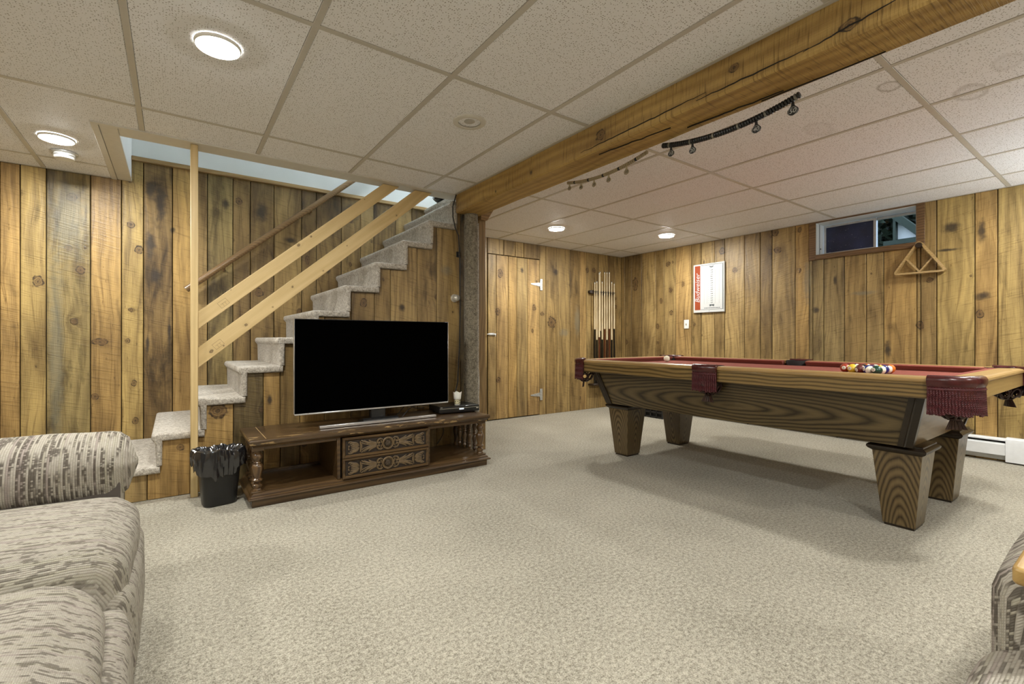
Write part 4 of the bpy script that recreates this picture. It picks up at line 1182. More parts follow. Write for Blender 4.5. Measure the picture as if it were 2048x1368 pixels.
MB().cbox(-.60, .60, -1.16, 1.16, .742, .782, .002).build('cloth_bed', M_FELT, pt)
MB().box(-.58, .58, -1.05, 1.05, .705, .742).build('slate', M_OAKDARK, pt)
# apron boards and rail tops, gap at the side pockets
def lip(y0, y1, x, s):
    """rail top section: rounded outer edge"""
    return MB().prism([(s*(x-.104), .795), (s*(x-.104), .821), (s*(x-.02), .8225), (s*(x-.006), .819), (s*x, .812), (s*(x+.001), .802), (s*(x-.004), .795)], 'y', y0, y1)
for s in (-1, 1):
    for (y0, y1) in ((-1.125, -.078), (.078, 1.125)):
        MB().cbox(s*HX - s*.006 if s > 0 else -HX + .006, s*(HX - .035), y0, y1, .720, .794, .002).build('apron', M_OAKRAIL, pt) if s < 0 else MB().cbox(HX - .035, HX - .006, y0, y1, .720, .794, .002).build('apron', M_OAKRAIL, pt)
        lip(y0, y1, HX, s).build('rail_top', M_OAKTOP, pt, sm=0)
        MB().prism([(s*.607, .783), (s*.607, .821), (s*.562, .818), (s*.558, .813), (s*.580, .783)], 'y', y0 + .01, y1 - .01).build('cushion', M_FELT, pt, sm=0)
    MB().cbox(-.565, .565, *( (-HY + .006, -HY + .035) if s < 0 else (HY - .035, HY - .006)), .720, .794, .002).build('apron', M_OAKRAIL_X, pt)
    MB().prism([(s*(HY-.104), .795), (s*(HY-.104), .821), (s*(HY-.02), .8225), (s*(HY-.006), .819), (s*HY, .812), (s*(HY+.001), .802), (s*(HY-.004), .795)], 'x', -.565, .565).build('rail_top', M_OAKTOP_X, pt, sm=0)
    MB().prism([(s*1.167, .783), (s*1.167, .821), (s*1.122, .818), (s*1.118, .813), (s*1.140, .783)], 'x', -.555, .555).build('cushion', M_FELT, pt, sm=0)
# pockets -------------------------------------------------------------
def cord(m, p, q, r=.0036, hr=.0030, pitch=.0165):
    p, q = Vector(p), Vector(q); L = (q - p).length; n = max(6, int(L / pitch * 7))
    for ph in (0, PI):
        pts = []
        for i in range(n + 1):
            t = i / n; a = 2 * PI * t * L / pitch + ph
            c = p.lerp(q, t); fl = 1 + .8 * max(0, t - .9) * 10 * .4
            pts.append((c.x + hr * fl * math.cos(a), c.y + hr * fl * math.sin(a), c.z))
        m.tube(pts, r, 5)
SEC = [(-.004, .776), (.006, .775), (.012, .784), (.017, .800), (.017, .815), (.010, .828), (-.004, .833), (-.022, .830), (-.030, .823), (-.030, .816), (-.012, .814), (-.004, .800)]
def corner_pocket():
    """pocket at the corner +x,+y direction = (-1,-1); local origin at the arc centre, opening arc from 180 to 270 degrees"""
    rad = .148
    rings = []
    for i in range(15):
        a = R(176 + 98 * i / 14)
        k = 1.0 + .04 * math.sin(2 * (a - PI)) ** 2 * 2
        rings.append([((rad * k + o_) * math.cos(a), (rad * k + o_) * math.sin(a), z + .0015 * mnoise.noise((i * .7, z * 50, 0))) for (o_, z) in SEC])
    cap = MB().loft(rings)
    fr = MB()
    for i in range(26):
        a = R(178 + 94 * i / 25); k = 1 + .08 * math.sin(2 * (a - PI)) ** 2
        rr = rad * k + .006
        cord(fr, (rr * math.cos(a), rr * math.sin(a), .780), ((rr + .004) * math.cos(a), (rr + .004) * math.sin(a), .655 + random.uniform(-.006, .006)))
    fr.tube([((rad * (1 + .08 * math.sin(2 * (a - PI)) ** 2) + .010) * math.cos(a), (rad * (1 + .08 * math.sin(2 * (a - PI)) ** 2) + .010) * math.sin(a), .770) for a in [R(177 + 96 * i / 20) for i in range(21)]], .005, 6)
    return cap, fr
def net(cx, cy, fan_dir):
    dz = -.018
    """leather basket with loops and a fan-shaped tail"""
    m = MB()
    m.ring((cx, cy, .735), .075, .006, 'z', 24, 6)
    for i in range(8):
        a = 2 * PI * i / 8
        c = Vector((cx + .066 * math.cos(a), cy + .066 * math.sin(a), .690)); t = Vector((-math.sin(a), math.cos(a), 0)); u = Vector((math.cos(a) * .42, math.sin(a) * .42, .9)).normalized()
        pts = [c + t * (.021 * math.cos(w)) + u * (.029 * math.sin(w)) for w in [2 * PI * j / 14 for j in range(15)]]
        m.tube(pts, .0055, 6)
        a2 = a + PI / 8
        m.tube([(cx + .073 * math.cos(a2), cy + .073 * math.sin(a2), .735), (cx + .070 * math.cos(a2), cy + .070 * math.sin(a2), .70), (cx + .050 * math.cos(a2), cy + .050 * math.sin(a2), .668), (cx + .028 * math.cos(a2), cy + .028 * math.sin(a2), .650), (cx, cy, .645)], .0055, 6)
    m.lathe([(.0, .640), (.022, .642), (.030, .650), (.022, .660), (.0, .662)], (cx, cy, 0), 12, cap=False)
    # fan tail with slits
    fd = Vector((math.cos(fan_dir), math.sin(fan_dir), 0)); n = Vector((-fd.y, fd.x, 0))
    c0 = Vector((cx, cy, .652))
    for i in range(6):
        w0, w1 = -1 + i / 3 + .035, -1 + (i + 1) / 3 - .035
        P = lambda w, d, o_: c0 + n * (w * (.020 + .50 * d)) + Vector((0, 0, -d)) + fd * (o_ + d * .12 + .012 * w * w)
        vs = []
        for o_ in (0, .004):
            vs += [P(w0, 0, o_), P(w1, 0, o_), P(w1, .030, o_), P(w1, .052, o_), P(w0, .052, o_), P(w0, .030, o_)]
        m.add(vs, [(0, 1, 2, 5), (5, 2, 3, 4), (6, 11, 8, 7), (11, 10, 9, 8), (0, 6, 7, 1), (1, 7, 8, 2), (2, 8, 9, 3), (3, 9, 10, 4), (4, 10, 11, 5), (5, 11, 6, 0)])
    m.v = [(v[0], v[1], v[2] + dz) for v in m.v]
    return m
random.seed(4)
cap, fr = corner_pocket()
cap_me, fr_me = cap.mesh('pocket', M_LEATHER, 50), fr.mesh('fringe', M_FRINGE, 60)
hole = MB().lathe([(.098, .8222), (.100, .80), (.085, .735), (.0001, .73)], (0, 0, 0), 24, cap=False)
hole_me = hole.mesh('pocket_lining', M_BLACKMATT)
net_c = net(-.062, -.062, R(225)).mesh('pocket_net', M_NET, 50)
def deck():
    m = MB(); n = 16
    out = [(.150 * math.cos(R(180 + 90*i/n)), .150 * math.sin(R(180 + 90*i/n))) for i in range(n + 1)]
    inn = [(-.052 + .098 * math.cos(R(135 + 180*i/n)), -.052 + .098 * math.sin(R(135 + 180*i/n))) for i in range(n + 1)]
    for z, rev in ((.8195, 0), (.726, 1)):
        pass
    vs = [(p[0], p[1], .8205) for p in out] + [(p[0], p[1], .8205) for p in inn] + [(p[0], p[1], .722) for p in out] + [(p[0], p[1], .722) for p in inn]
    k = n + 1; fs = []
    for i in range(n):
        fs += [(i, i+1, k+i+1, k+i), (2*k+i, 3*k+i, 3*k+i+1, 2*k+i+1), (i, 2*k+i, 2*k+i+1, i+1), (k+i, k+i+1, 3*k+i+1, 3*k+i)]
    fs += [(0, k, 3*k, 2*k), (n, 2*k+n, 3*k+n, k+n)]
    return m.add(vs, fs)
deck_me = deck().mesh('pocket_block', M_LEATHER, 40)
def add_child(name, me, par, kind=None):
    o = bpy.data.objects.new(name, me); COL.objects.link(o); o.parent = par
    if kind: o['kind'] = kind
    return o
for (sx, sy, rz) in ((-1, -1, 0), (1, -1, 90), (1, 1, 180), (-1, 1, 270)):
    p = add_child('pocket', cap_me, pt); p.location = (sx * .565, sy * 1.125, 0); p.rotation_euler = (0, 0, R(rz))
    add_child('fringe', fr_me, p, 'stuff'); add_child('pocket_net', net_c, p); add_child('pocket_block', deck_me, p)
    l = add_child('pocket_lining', hole_me, p); l.location = (-.052, -.052, 0); l.scale = (.86, .86, 1)
# side pockets (local: outward is -x)
rings = []
for i in range(15):
    t = -1 + 2 * i / 14; y = .083 * t; bul = .012 * (1 - t * t)
    rings.append([(-.005 - bul - o_, y, z + .001 * mnoise.noise((i * .9, z * 50, 4))) for (o_, z) in SEC])
scap = MB().loft(rings)
sfr = MB()
for i in range(15):
    t = -1 + 2 * i / 14
    cord(sfr, (-.012 - .012 * (1 - t*t), .080 * t, .780), (-.014 - .014 * (1 - t*t), .082 * t, .655 + random.uniform(-.006, .006)))
sfr.tube([(-.015 - .012 * (1 - t*t), .082 * t, .770) for t in [-1 + i / 6 for i in range(13)]], .005, 6)
scap_me, sfr_me, snet = scap.mesh('pocket', M_LEATHER, 50), sfr.mesh('fringe', M_FRINGE, 60), net(.050, 0, R(180)).mesh('pocket_net', M_NET, 50)
sblock = MB().box(.0, .020, -.078, .078, .722, .8205)
sblock_me = sblock.mesh('pocket_block', M_LEATHER)
for s, rz in ((-1, 0), (1, 180)):
    p = add_child('pocket', scap_me, pt); p.location = (s * HX, 0, 0); p.rotation_euler = (0, 0, R(rz))
    add_child('fringe', sfr_me, p, 'stuff'); add_child('pocket_net', snet, p); add_child('pocket_block', sblock_me, p)
    l = add_child('pocket_lining', hole_me, p); l.location = (.082, 0, 0); l.scale = (.74, .78, 1)

# ------------------------------------------------------------------ balls
BR = .0286; BZ = .782 + BR
def gloss(name, c):
    m = NT(name); m.color(c); m.rough(.12); m.b.inputs['Coat Weight'].default_value = .4; return m.mat
BC = {'yellow': (.75, .50, .035), 'blue': (.015, .025, .16), 'red': (.33, .045, .022), 'purple': (.055, .018, .09), 'orange': (.60, .16, .02), 'green': (.010, .055, .035), 'maroon': (.11, .020, .014), 'black': (.008, .008, .008), 'white': (.80, .77, .62)}
BM = {k: gloss('ball_' + k, v) for k, v in BC.items()}
_ball = {}
def ball_mesh(c, striped):
    if (c, striped) in _ball: return _ball[(c, striped)]
    m = MB(); ring, seg = 20, 24
    m.sphere((0, 0, 0), BR, seg, ring)
    for i, f in enumerate(m.f):
        z = sum(m.v[k][2] for k in f) / len(f)
        m.m[i] = 1 if striped and abs(z) > BR * .52 else 0
    _ball[(c, striped)] = m.mesh('ball', [BM[c], BM['white']], 180)
    return _ball[(c, striped)]
NUMC = plain('number_ink', (.01, .01, .01), .3)
def ball(x, y, c, striped, n, label, rot, spots=True):
    t = thing('pool_ball', label, 'ball', (x, y, BZ), group='racked pool balls')
    t.rotation_euler = rot
    b = bpy.data.objects.new('shell', ball_mesh(c, striped)); COL.objects.link(b); b.parent = t
    # number spots on both sides along local -x and +x
    for s in (-1, 1):
        rg = []
        for q in range(4):
            rr = .0115 * q / 3
            rg.append([(s * (math.sqrt(BR * BR - rr * rr) + .0003), rr * math.cos(a), rr * math.sin(a)) for a in [2*PI*i/18 for i in range(18)]] if q else [(s * (BR + .0003), 1e-5 * math.cos(2*PI*i/18), 1e-5 * math.sin(2*PI*i/18)) for i in range(18)])
        sp = MB().loft(rg, cap=False).build('number_spot', BM['white'], t, sm=180)
        letters('number', n, .0145, NUMC, sp, (s * (BR + .0008), 0, 0), (PI/2, 0, -PI/2 if s < 0 else PI/2), .0002)
rows = [[('red', 0, '3', 'dark red number three ball at the tip of the racked balls')],
        [('yellow', 0, '1', 'yellow number one ball, second on the near side of the rack'), ('blue', 1, '10', 'blue striped ball in the second row on the far side')],
        [('maroon', 0, '7', 'maroon number seven ball in the middle of the near side of the rack'), ('black', 0, '8', 'black eight ball in the centre of the rack'), ('orange', 1, '13', 'orange striped ball in the third row on the far side')],
        [('blue', 1, '12', 'dark blue striped ball between the maroon and the green ball'), ('purple', 0, '4', 'purple solid ball inside the fourth row'), ('green', 1, '14', 'green striped ball inside the fourth row'), ('red', 1, '11', 'red striped ball in the fourth row on the far side')],
        [('green', 0, '6', 'dark green number six ball at the near corner of the rack'), ('yellow', 1, '9', 'white and yellow striped ball next to the dark green ball'), ('blue', 0, '2', 'blue solid ball in the middle of the last row'), ('maroon', 1, '15', 'maroon striped ball in the last row'), ('orange', 0, '5', 'golden orange ball at the far corner of the rack')]]
rb = random.Random(11)
for r_, row in enumerate(rows):
    for k, (c, s, n, lab) in enumerate(row):
        y = 1.200 - r_ * BR * 2 * .880
        x = 3.57 + (k - r_ / 2) * BR * 2.03
        ball(x, y, c, s, n, lab, (rb.uniform(-.5, .5) + (PI / 2 if s else 0), rb.uniform(-.25, .35), R(-22) + rb.uniform(-.5, .5)))
cbl = thing('cue_ball', 'cream white cue ball alone near the far end of the table', 'ball', (3.83, 2.735, BZ + .0006))
b = bpy.data.objects.new('shell', ball_mesh('white', 0)); COL.objects.link(b); b.parent = cbl

# ------------------------------------------------------------------ cue rack and cues
M_RACKWOOD = plain('rack_dark_wood', (.022, .012, .006), .35, var=.3)
ck = thing('cue_rack', 'dark wooden cue rack bar and base on the back wall by the corner', 'rack', (5.07, YB, 0))
m = MB().loft([[(x, -.03 + yy, 1.668 + zz) for (yy, zz) in ((-.030 * k, -.022 * k), (.026, -.024 * k), (.026, .024 * k), (-.030 * k, .022 * k))] for (x, k) in ((-.262, .45), (-.254, .8), (-.24, 1), (.24, 1), (.254, .8), (.262, .45))])
m.build('holder_bar', M_RACKWOOD, ck, sm=30)
MB().cbox(-.26, .26, -.122, -.004, .34, .365, .004).build('base_shelf', M_RACKWOOD, ck)
for x in (4.876, 4.918, 4.985, 5.027, 5.078, 5.126, 5.178, 5.228, 5.281):
    MB().ring((x - 5.07, -.072, 1.668), .0135, .003, 'z', 14, 5, R(-70), R(250)).build('cue_clip', M_RACKWOOD, ck)
M_SHAFT = wood('cue_shaft', grain='z', dark=(.62, .50, .30), light=(.78, .66, .44), ring=60, rough=.2, coat=.4)
M_BUTT = [plain('cue_butt_black', (.008, .007, .006), .15), plain('cue_butt_brown', (.09, .028, .012), .15), plain('cue_butt_dark', (.03, .012, .008), .15)]
M_FERR = plain('cue_ferrule', (.75, .72, .62), .3)
M_TIP = plain('cue_tip', (.05, .10, .16), .8)
heights = [(4.876, 1.806, 0), (4.918, 1.822, 0), (4.935, 1.941, 1), (4.985, 1.964, 0), (5.027, 1.826, 0), (5.078, 1.966, 1), (5.126, 1.97, 2), (5.178, 1.974, 1), (5.228, 1.835, 0), (5.281, 1.815, 0)]
where = ['first cue from the left in the rack, short with a black butt', 'second cue from the left, short and close beside the third', 'third cue from the left, tall with a brown butt', 'fourth cue from the left, tall with a black butt', 'fifth cue from the left, the short one among tall cues', 'sixth cue from the left, tall with a reddish brown butt', 'seventh cue from the left, tall with a dark brown butt', 'eighth cue from the left, the last tall one', 'ninth cue from the left, short with a black butt', 'tenth cue from the left, nearest the corner of the room']
for (x, zt, bi), lab in zip(heights, where):
    yo = YB - .072 if x != 4.935 else YB - .102
    zb = .366
    t = thing('pool_cue', lab, 'cue', (x, yo, zb), group='cues standing in the wall rack')
    L = zt - zb; jb = .70 + .08 * math.sin(x * 61)
    MB().lathe([(.0142, 0), (.0148, .01), (.0140, .25), (.0118, jb)], (0, 0, 0), 10).build('butt', M_BUTT[bi], t)
    MB().lathe([(.0118, jb), (.0095, jb + (L - jb) * .5), (.0062, L - .03)], (0, 0, 0), 10).build('shaft', M_SHAFT, t)
    MB().lathe([(.0062, L - .03), (.0062, L - .008)], (0, 0, 0), 10).build('ferrule', M_FERR, t)
    MB().lathe([(.0060, L - .008), (.0055, L)], (0, 0, 0), 10).build('tip', M_TIP, t)

# ------------------------------------------------------------------ wall sign
M_SIGNW = plain('sign_white', (.54, .55, .54), .25, var=.01); M_SIGNR = plain('sign_red', (.29, .058, .022), .3, var=.03)
M_SIGNK = plain('sign_line', (.045, .06, .065), .4); M_SIGNG = plain('sign_grey', (.10, .11, .11), .4)
sg = thing('wall_sign', 'white score sign with a red band of white lettering on the boarded right wall', 'sign', (XR - .004, 3.315, 1.643))
# local: u runs along -y (to the right in view), v up; face at x = -.022
SW, SH = .209, .309
MB().cbox(-.020, 0, -SW, SW, -SH, SH, .003).build('board', M_SIGNW, sg)
def face(u0, u1, v0, v1, mat, name, d=.0206):
    return MB().box(-d, -.0195, -u1, -u0, v0, v1).build(name, mat, sg)
face(-.188, -.112, -.275, .290, M_SIGNR, 'red_band')
for a in ((-.108, .190, .286, .290), (-.108, .190, -.275, -.271), (.184, .191, -.275, .290), (.197, .200, -.28, .298), (.02, .10, .296, .299)):
    face(*a, M_SIGNK, 'border_line')
letters('lettering', 'Budweiser', .088, M_SIGNW, sg, (-.0212, .148, .005), (PI/2, R(-90), -PI/2), .0004, .28)
g = MB()
rs = random.Random(8)
for k in range(17):
    v = .215 - k * .027
    for (u, w_) in ((.030, .012), (.046, .011)):
        h_ = rs.uniform(.006, .012)
        g.box(-.0206, -.0198, -(u + w_), -u, v, v + h_)
    if k > 5:
        g.box(-.0205, -.0198, -.006, -.002, v, v + .004); g.box(-.0205, -.0198, -.080, -.076, v, v + .004)
o = g.build('score_marks', M_SIGNG, sg, sm=0); o['kind'] = 'stuff'
for u in (-.06, -.02, .09, .14):
    face(u, u + .0012, -.20, .22, M_SIGNG, 'score_line', .0204)
m = MB()
for s in (-1, 1):
    m.add([(-.0207, -.04 - s * .003, .262), (-.0207, -.04 - s * .026, .276), (-.0207, -.04 - s * .024, .262), (-.0207, -.04 - s * .010, .252)], [(0, 1, 2, 3) if s > 0 else (3, 2, 1, 0)])
m.box(-.0208, -.0198, -.044, -.036, .250, .272)
m.build('eagle_emblem', M_SIGNK, sg, sm=0)
m = MB()
for s in (-1, 1):
    m.add([(-.0208, -.045, -.220), (-.0208, -.045 - s * .030, -.206), (-.0208, -.045 - s * .030, -.236), (-.0208, -.045, -.226)], [(0, 1, 2, 3)])
m.build('bow_tie_emblem', M_SIGNK, sg, sm=0)
m = MB(); u = -.06
while u < .15:
    w_ = rs.uniform(.006, .016); m.box(-.0206, -.0198, -(u + w_), -u, -.258, -.250); u += w_ + .004
o = m.build('small_print', M_SIGNK, sg, sm=0); o['kind'] = 'stuff'
MB().lathe([(.004, -.023), (.004, -.019)], (0, -.01, -.292), 10, 'x').build('screw', M_SIGNK, sg)

# light switch
sw = thing('light_switch', 'small white light switch plate on the right wall below the sign', 'switch', (XR - .003, 3.636, 1.192))
MB().cbox(-.007, .0, -.036, .036, -.058, .058, .003).build('plate', M_PLASTIC_W, sw)
MB().cbox(-.016, -.006, -.006, .006, -.012, .010, .002).build('toggle', plain('toggle_ivory', (.35, .28, .18), .4), sw)

# ------------------------------------------------------------------ racks hanging below the window
M_RACK = wood('rack_wood', grain='y', dark=(.30, .19, .07), light=(.50, .35, .15), ring=60, rough=.35, coat=.3)
pg = thing('wall_peg', 'dark round wooden peg at the lower right corner of the window', 'peg', (XR - .002, 1.268, 1.838))
MB().lathe([(.0, -.090), (.020, -.090), (.026, -.080), (.026, -.066), (.017, -.058), (.016, -.002)], (0, 0, 0), 16, 'x', cap=False).build('peg', M_RACKWOOD, pg)
def loop_rack(t, pts, dx0, dx1, thk):
    """closed band: pts outline (y, z) of the centre line, depth along x"""
    n = len(pts); rings = []
    for i in range(n):
        p0, p1, p2 = Vector(pts[i-1]), Vector(pts[i]), Vector(pts[(i+1) % n])
        d = ((p1 - p0).normalized() + (p2 - p1).normalized()).normalized(); nn = Vector((-d.y, d.x)) * thk
        rings.append([(dx0, p1.x + nn.x, p1.y + nn.y), (dx1, p1.x + nn.x, p1.y + nn.y), (dx1, p1.x - nn.x, p1.y - nn.y), (dx0, p1.x - nn.x, p1.y - nn.y)])
    rings.append(rings[0])
    o = MB().loft(rings, cap=False).build('band', M_RACK, t, sm=35); return o
def rounded(poly, r, n=5):
    out = []
    for i in range(len(poly)):
        a, b, c = Vector(poly[i-1]), Vector(poly[i]), Vector(poly[(i+1) % len(poly)])
        p, q = b + (a - b).normalized() * r, b + (c - b).normalized() * r
        for k in range(n + 1):
            t = k / n; out.append(tuple((1-t)**2 * p + 2*t*(1-t) * b + t*t * q))
    return out
tr = thing('triangle_rack', 'light wooden triangle ball rack hanging from the peg under the window', 'ball rack', (XR - .002, 1.268, 1.838))
loop_rack(tr, rounded([(0, .040), (.178, -.245), (-.178, -.245)], .030), -.080, -.020, .0075)
dr = thing('diamond_rack', 'small diamond shaped ball rack hanging inside the wooden triangle', 'ball rack', (XR - .002, 1.268, 1.838))
loop_rack(dr, rounded([(0, .028), (.098, -.105), (0, -.236), (-.098, -.105)], .016), -.060, -.024, .006)

# ------------------------------------------------------------------ baseboard heater
ht = thing('baseboard_heater', 'long white baseboard heater low along the right wall behind the pool table', 'heater', (XR, 0, 0))
MB().cbox(-.012, -.002, -1.6, 3.95, .015, .19, .002).build('back_plate', M_METAL_W, ht)
MB().prism([(-.012, .195), (-.050, .195), (-.064, .186), (-.066, .176), (-.060, .176), (-.058, .182), (-.048, .189), (-.012, .189)], 'y', -1.6, 3.95).build('hood', M_METAL_W, ht, sm=30)
MB().prism([(-.070, .060), (-.070, .145), (-.064, .155), (-.052, .158), (-.052, .153), (-.062, .150), (-.065, .143), (-.065, .065), (-.050, .060)], 'y', .735, 3.90).build('front_panel', M_METAL_W, ht, sm=30)
MB().prism([(-.070, .060), (-.070, .145), (-.064, .155), (-.052, .158), (-.052, .153), (-.062, .150), (-.065, .143), (-.065, .065), (-.050, .060)], 'y', -1.6, .60).build('front_panel', M_METAL_W, ht, sm=30)
MB().box(-.050, -.012, -1.55, 3.9, .07, .165).build('fin_element', M_BLACKMATT, ht)
for (a, b) in ((.60, .735), (3.90, 3.96)):
    MB().prism([(-.002, .012), (-.076, .012), (-.076, .170), (-.070, .192), (-.056, .203), (-.002, .203)], 'y', a, b).build('cover_piece', M_METAL_W, ht, sm=30)
for y in (1.05, 1.9, 2.8):
    MB().cbox(-.06, -.012, y, y + .012, .005, .07, .001).build('bracket', M_BLACKMATT, ht)

# black crate on the floor by the heater
kr = thing('storage_crate', 'black plastic crate with square openings on the floor behind the pool table', 'crate', (5.10, 3.77, 0))
m = MB().cbox(-.15, .15, -.17, .17, .004, .016, .002)
m.build('crate_floor', M_BLACK, kr)
def crate_side(face_axis, sgn):
    m = MB(); H = .26; w = .15 if face_axis == 'y' else .17; off = (.17 if face_axis == 'y' else .15) * sgn
    def bar(u0, u1, z0, z1):
        if face_axis == 'y': m.cbox(u0, u1, off - .006, off + .006, z0, z1, .002)
        else: m.cbox(off - .006, off + .006, u0, u1, z0, z1, .002)
    for i in range(5):
        u = -w + 2 * w * i / 4; bar(u - .008, u + .008, .0, H)
    for i in range(5):
        z = .012 + (H - .02) * i / 4; bar(-w - .006, w + .006, z - .010, z + .010)
    o = m.build('crate_side', M_BLACK, kr, sm=0); o['kind'] = 'stuff'
for ax in 'xy':
    for s in (-1, 1): crate_side(ax, s)
MB().box(-.13, .13, -.15, .15, .02, .20).build('crate_liner', M_BLACKMATT, kr)

# ------------------------------------------------------------------ scoring beads under the beam
def beads(label, y0, z0, y1, z1, sag, r, main, alt, marks, mk_mat, ink, start):
    t = thing('scoring_beads', label, 'scoring beads', (2.203, 0, 0))
    L = abs(y1 - y0); n = int(L / .0125)
    P = lambda s: (0, y0 + (y1 - y0) * s, z0 + (z1 - z0) * s - 4 * sag * s * (1 - s))
    MB().tube([P(i / 40) for i in range(41)], .0015, 5).build('wire', M_BLACKSOFT, t)
    me = {}
    for key, mt in (('m', main), ('a', alt)):
        me[key] = MB().lathe([(.003, -.0055), (r * .8, -.0055), (r, -.003), (r, .003), (r * .8, .0055), (.003, .0055)], (0, 0, 0), 12, 'y').mesh('bead', mt, 40)
    for i in range(n):
        s = (i + .5) / n
        a, b = Vector(P(max(0, s - .01))), Vector(P(min(1, s + .01))); d = b - a
        o = add_child('bead', me['a' if (i + start) % 10 == 5 else 'm'], t)
        o.location = P(s); o.rotation_euler = (math.atan2(d.z, d.y), 0, 0)
    for (y, txt, ln) in marks:
        s = (y - y0) / (y1 - y0); p = P(s)
        pr = [(.005, -.004), (.007, -.35 * ln), (.36 * ln, -.62 * ln), (.37 * ln, -.78 * ln), (.27 * ln, -.95 * ln), (0, -ln - .002)]
        out = [(q[0], q[1] - r * .6) for q in pr] + [(-q[0], q[1] - r * .6) for q in pr[-2::-1]]
        o = MB().prism(out, 'x', -.003, .003).build('number_tag', mk_mat, t, loc=p, sm=0); add_bevel(o, .0015, 1)
        rg = MB().ring((-.0035, 0, -.76 * ln - r * .6), .30 * ln, .0006, 'x', 20, 5).build('tag_rim', ink, o)
        letters('number', txt, ln * .46, ink, o, (-.0038, 0, -.74 * ln - r * .6), (PI/2, 0, -PI/2), .0003, .15)
M_BW = plain('bead_cream', (.30, .24, .135), .35, var=.2); M_BB = plain('bead_black', (.010, .010, .010), .35, var=.2)
M_BG = plain('bead_grey', (.17, .16, .13), .35)
beads('cream coloured scoring beads strung on a wire at the far end of the beam', 2.362, 2.068, 1.700, 2.066, .040, .011, M_BW, M_BB, [(2.343, '50', .042), (2.232, '40', .044), (2.115, '30', .045), (1.992, '20', .047), (1.852, '10', .05)], plain('tag_clear', (.36, .30, .19), .3), M_BLACKMATT, 0)
beads('black scoring beads strung on a wire under the middle of the beam', 1.600, 2.066, .905, 2.054, .045, .0145, M_BB, M_BG, [(1.546, '10', .052), (1.418, '20', .054), (1.092, '40', .058), (.935, '50', .062)], M_BB, plain('tag_ink_white', (.5, .5, .47), .4), 2)

# ------------------------------------------------------------------ sofa and armchair
def fabric(name, mode):
    m = NT(name); x, y, z = m.sep(m.coords()); T = 165.0 if mode == 'arm' else 215.0; LS = 5.0 if mode == 'arm' else 22.0
    if mode == 'arm': s1, l1, l2, c1 = x, y, z, m.math('ADD', y, z)
    else: s1, l1, l2, c1 = m.math('MULTIPLY_ADD', z, .30, y), x, z, m.math('SUBTRACT', x, z)
    su = m.math('MULTIPLY', s1, T); row = m.math('FLOOR', su)
    cu = m.math('MULTIPLY', c1, T * 1.1); colm = m.math('FLOOR', cu)
    # dashes along every thread, and slow light and dark bands of threads
    a = m.noise(m.comb(m.math('MULTIPLY', row, 3.71), m.math('MULTIPLY', l1, LS), m.math('MULTIPLY', l2, LS)), 1.0, 2, .6)
    b = m.noise(m.comb(m.math('MULTIPLY', row, .21), m.math('MULTIPLY', l1, 5), m.math('MULTIPLY', l2, 5)), 1.0, 1)
    w = m.noise(m.comb(m.math('MULTIPLY', colm, 2.3), m.math('MULTIPLY', row, .6), 0.0), 1.0, 1)
    g = m.noise(m.comb(m.math('MULTIPLY', row, .43), 5.0, m.math('MULTIPLY', l1, 2.0)), 1.0, 1)
    f = m.math('MULTIPLY_ADD', m.math('SUBTRACT', b, .5), .22, a)
    dk = m.smooth(f, .49 if mode == 'arm' else .525, .55 if mode == 'arm' else .60)
    if mode == 'arm': dk = m.math('MULTIPLY', dk, m.smooth(w, .36, .50))
    light = m.mix(w, (.36, .33, .27), (.56, .525, .45))
    light = m.mix(m.math('MULTIPLY', m.smooth(g, .56, .66), .6), light, (.31, .255, .235))
    light = m.mix(m.math('MULTIPLY', m.smooth(g, .44, .36), .30), light, (.36, .345, .235))
    col = m.mix(m.math('MULTIPLY', dk, .84 if mode == 'arm' else .62), light, (.085, .070, .055))
    rib = m.math('MULTIPLY', m.math('ABSOLUTE', m.math('SINE', m.math('MULTIPLY', su, PI))), m.math('MULTIPLY_ADD', m.math('ABSOLUTE', m.math('SINE', m.math('MULTIPLY', cu, PI))), .5, .5))
    col = m.mix(m.math('MULTIPLY', m.math('SUBTRACT', 1.0, rib), .45), col, m.mix(1.0, col, (.40, .37, .33), 'MULTIPLY'))
    m.color(col); m.rough(.92); m.b.inputs['Specular IOR Level'].default_value = .12
    m.bump(rib, .6, .004)
    return m.mat
F_ARM = fabric('woven_arm', 'arm'); F_SEAT = fabric('woven_seat', 'seat'); F_FRONT = F_SEAT
M_LINING = plain('sofa_lining', (.10, .085, .072), .9)
so = thing('sofa', 'reclining sofa in cream and brown woven stripe on the left of the room', 'sofa', (0, 0, 0))
def roll(x0, x1, cy, cz, ry, rz, seed=0):
    rings = []; n = 30; seg = 40
    for i in range(n + 1):
        t = i / n
        # slow start at the closed rear, gathered rounded front at x1
        x = x0 + (x1 - x0) * t
        e = (x1 - x) / .085
        k = math.sqrt(max(0, 1 - (1 - min(1, e)) ** 2)) if e < 1 else 1.0
        k = max(k, .03)
        ring = []
        for j in range(seg):
            a = 2 * PI * j / seg
            w = mnoise.noise((x * 5, math.cos(a) * 1.3 + seed, math.sin(a) * 1.3)) * .012 + (mnoise.noise((math.cos(a) * 9, math.sin(a) * 9, seed)) * .010 if e < 1.2 else 0)
            ca, sa = math.cos(a), math.sin(a)
            ring.append((x + .0, cy + (ry * k + w) * ca, cz + (rz * k + w) * sa))
        rings.append(ring)
    return MB().loft(rings)
roll(-.98, -.114, 2.325, .522, .160, .128).build('arm', F_ARM, so)
MB().rbox((-.555, 2.325, .255), (.395, .105, .245), .03, 8).build('arm_body', F_ARM, so)
MB().rbox((-.56, 2.212, .40), (.40, .016, .10), .012, 6).build('arm_lining', M_LINING, so)
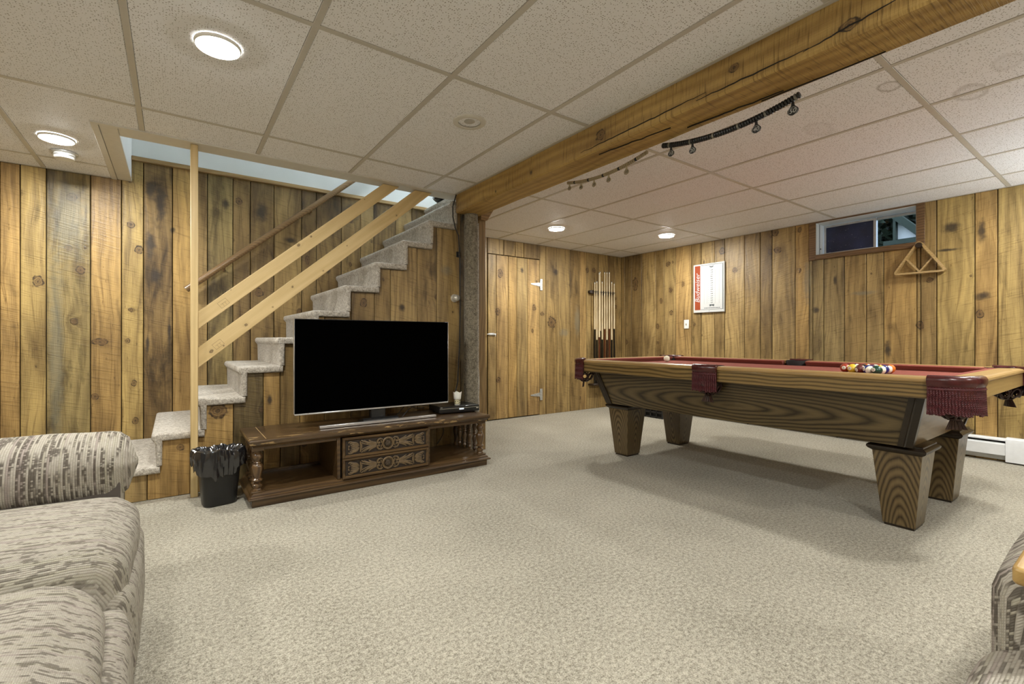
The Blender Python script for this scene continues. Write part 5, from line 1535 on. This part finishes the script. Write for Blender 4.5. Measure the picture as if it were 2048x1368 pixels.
MB().rbox((-.52, 1.872, .345), (.415, .308, .110), .085, 16, (.012, 0, .028), .006, 3).build('seat_cushion', F_SEAT, so)
MB().rbox((-.548, 1.078, .338), (.412, .452, .108), .105, 16, (.02, 0, .028), .006, 3).build('seat_cushion', F_SEAT, so)
MB().rbox((-.145, 1.880, .195), (.055, .300, .150), .05, 12, (.014, 0, 0), .004, 4).build('footrest_panel', F_FRONT, so)
MB().rbox((-.140, 1.09, .185), (.055, .445, .155), .05, 12, (.014, 0, 0), .004, 4).build('footrest_panel', F_FRONT, so)
MB().cbox(-.95, -.20, .62, 2.21, .05, .26, .01).build('base_frame', M_LINING, so)
for yc, hy in ((1.872, .305), (1.085, .45)):
    MB().rbox((-.99, yc, .66), (.13, hy, .30), .10, 14, (.03, 0, .02), .008, 3).build('back_cushion', F_SEAT, so)
roll(-.98, -.112, .50, .545, .15, .112, 3).build('arm', F_ARM, so)
MB().rbox((-.555, .50, .255), (.395, .105, .245), .03, 8).build('arm_body', F_ARM, so)
MB().cbox(-1.12, -.94, .42, 2.42, .05, .62, .02).build('back_frame', M_LINING, so)
for (x, y) in ((-.25, .68), (-.25, 2.18), (-1.05, .68), (-1.05, 2.18)):
    MB().lathe([(.022, 0), (.026, .05)], (x, y, 0), 10).build('leg', M_RACKWOOD, so)

ac = thing('armchair', 'woven striped armchair with a wooden arm cap at the lower right', 'armchair', (0, 0, 0))
MB().rbox((1.71, .100, .33), (.40, .105, .235), .07, 14, (.02, .01, .012), .004, 4).build('arm', F_ARM, ac)
MB().rbox((1.318, .085, .40), (.016, .075, .13), .014, 8, (.006, 0, 0)).build('arm_front', F_ARM, ac)
MB().rbox((1.62, -.36, .345), (.36, .34, .10), .085, 16, (.02, 0, .03), .006, 3).build('seat_cushion', F_SEAT, ac)
MB().rbox((1.185, -.28, .365), (.125, .475, .078), .07, 14, (.02, .01, .02), .004, 4).build('front_cushion', F_SEAT, ac)
MB().rbox((1.21, -.30, .17), (.075, .44, .115), .055, 12, (.02, 0, .01), .004, 4).build('footrest_panel', F_FRONT, ac)
MB().cbox(1.22, 2.10, -.72, .16, .05, .26, .01).build('base_frame', M_LINING, ac)
MB().rbox((2.05, -.36, .66), (.13, .34, .32), .10, 12, (.03, 0, .02), .006, 3).build('back_cushion', F_SEAT, ac)
MB().rbox((1.66, -.83, .33), (.42, .105, .235), .075, 10, (.02, .01, .015), .004, 4).build('arm', F_ARM, ac)
o = MB().prism(rounded([(1.165, .151), (1.165, -.03), (1.80, -.03), (1.80, .151)], .014), 'z', .582, .612)
o = o.build('arm_cap', wood('arm_cap_wood', grain='x', dark=(.26, .15, .045), light=(.46, .30, .10), ring=40, rough=.4, coat=.2), ac, sm=30); add_bevel(o, .006, 3)
MB().cbox(1.40, 1.46, .03, .09, .55, .584, .004).build('cap_block', M_RACKWOOD, ac)
for (x, y) in ((1.25, .05), (1.25, -.75), (2.05, .05), (2.05, -.75)):
    MB().lathe([(.022, 0), (.026, .05)], (x, y, 0), 10).build('leg', M_RACKWOOD, ac)
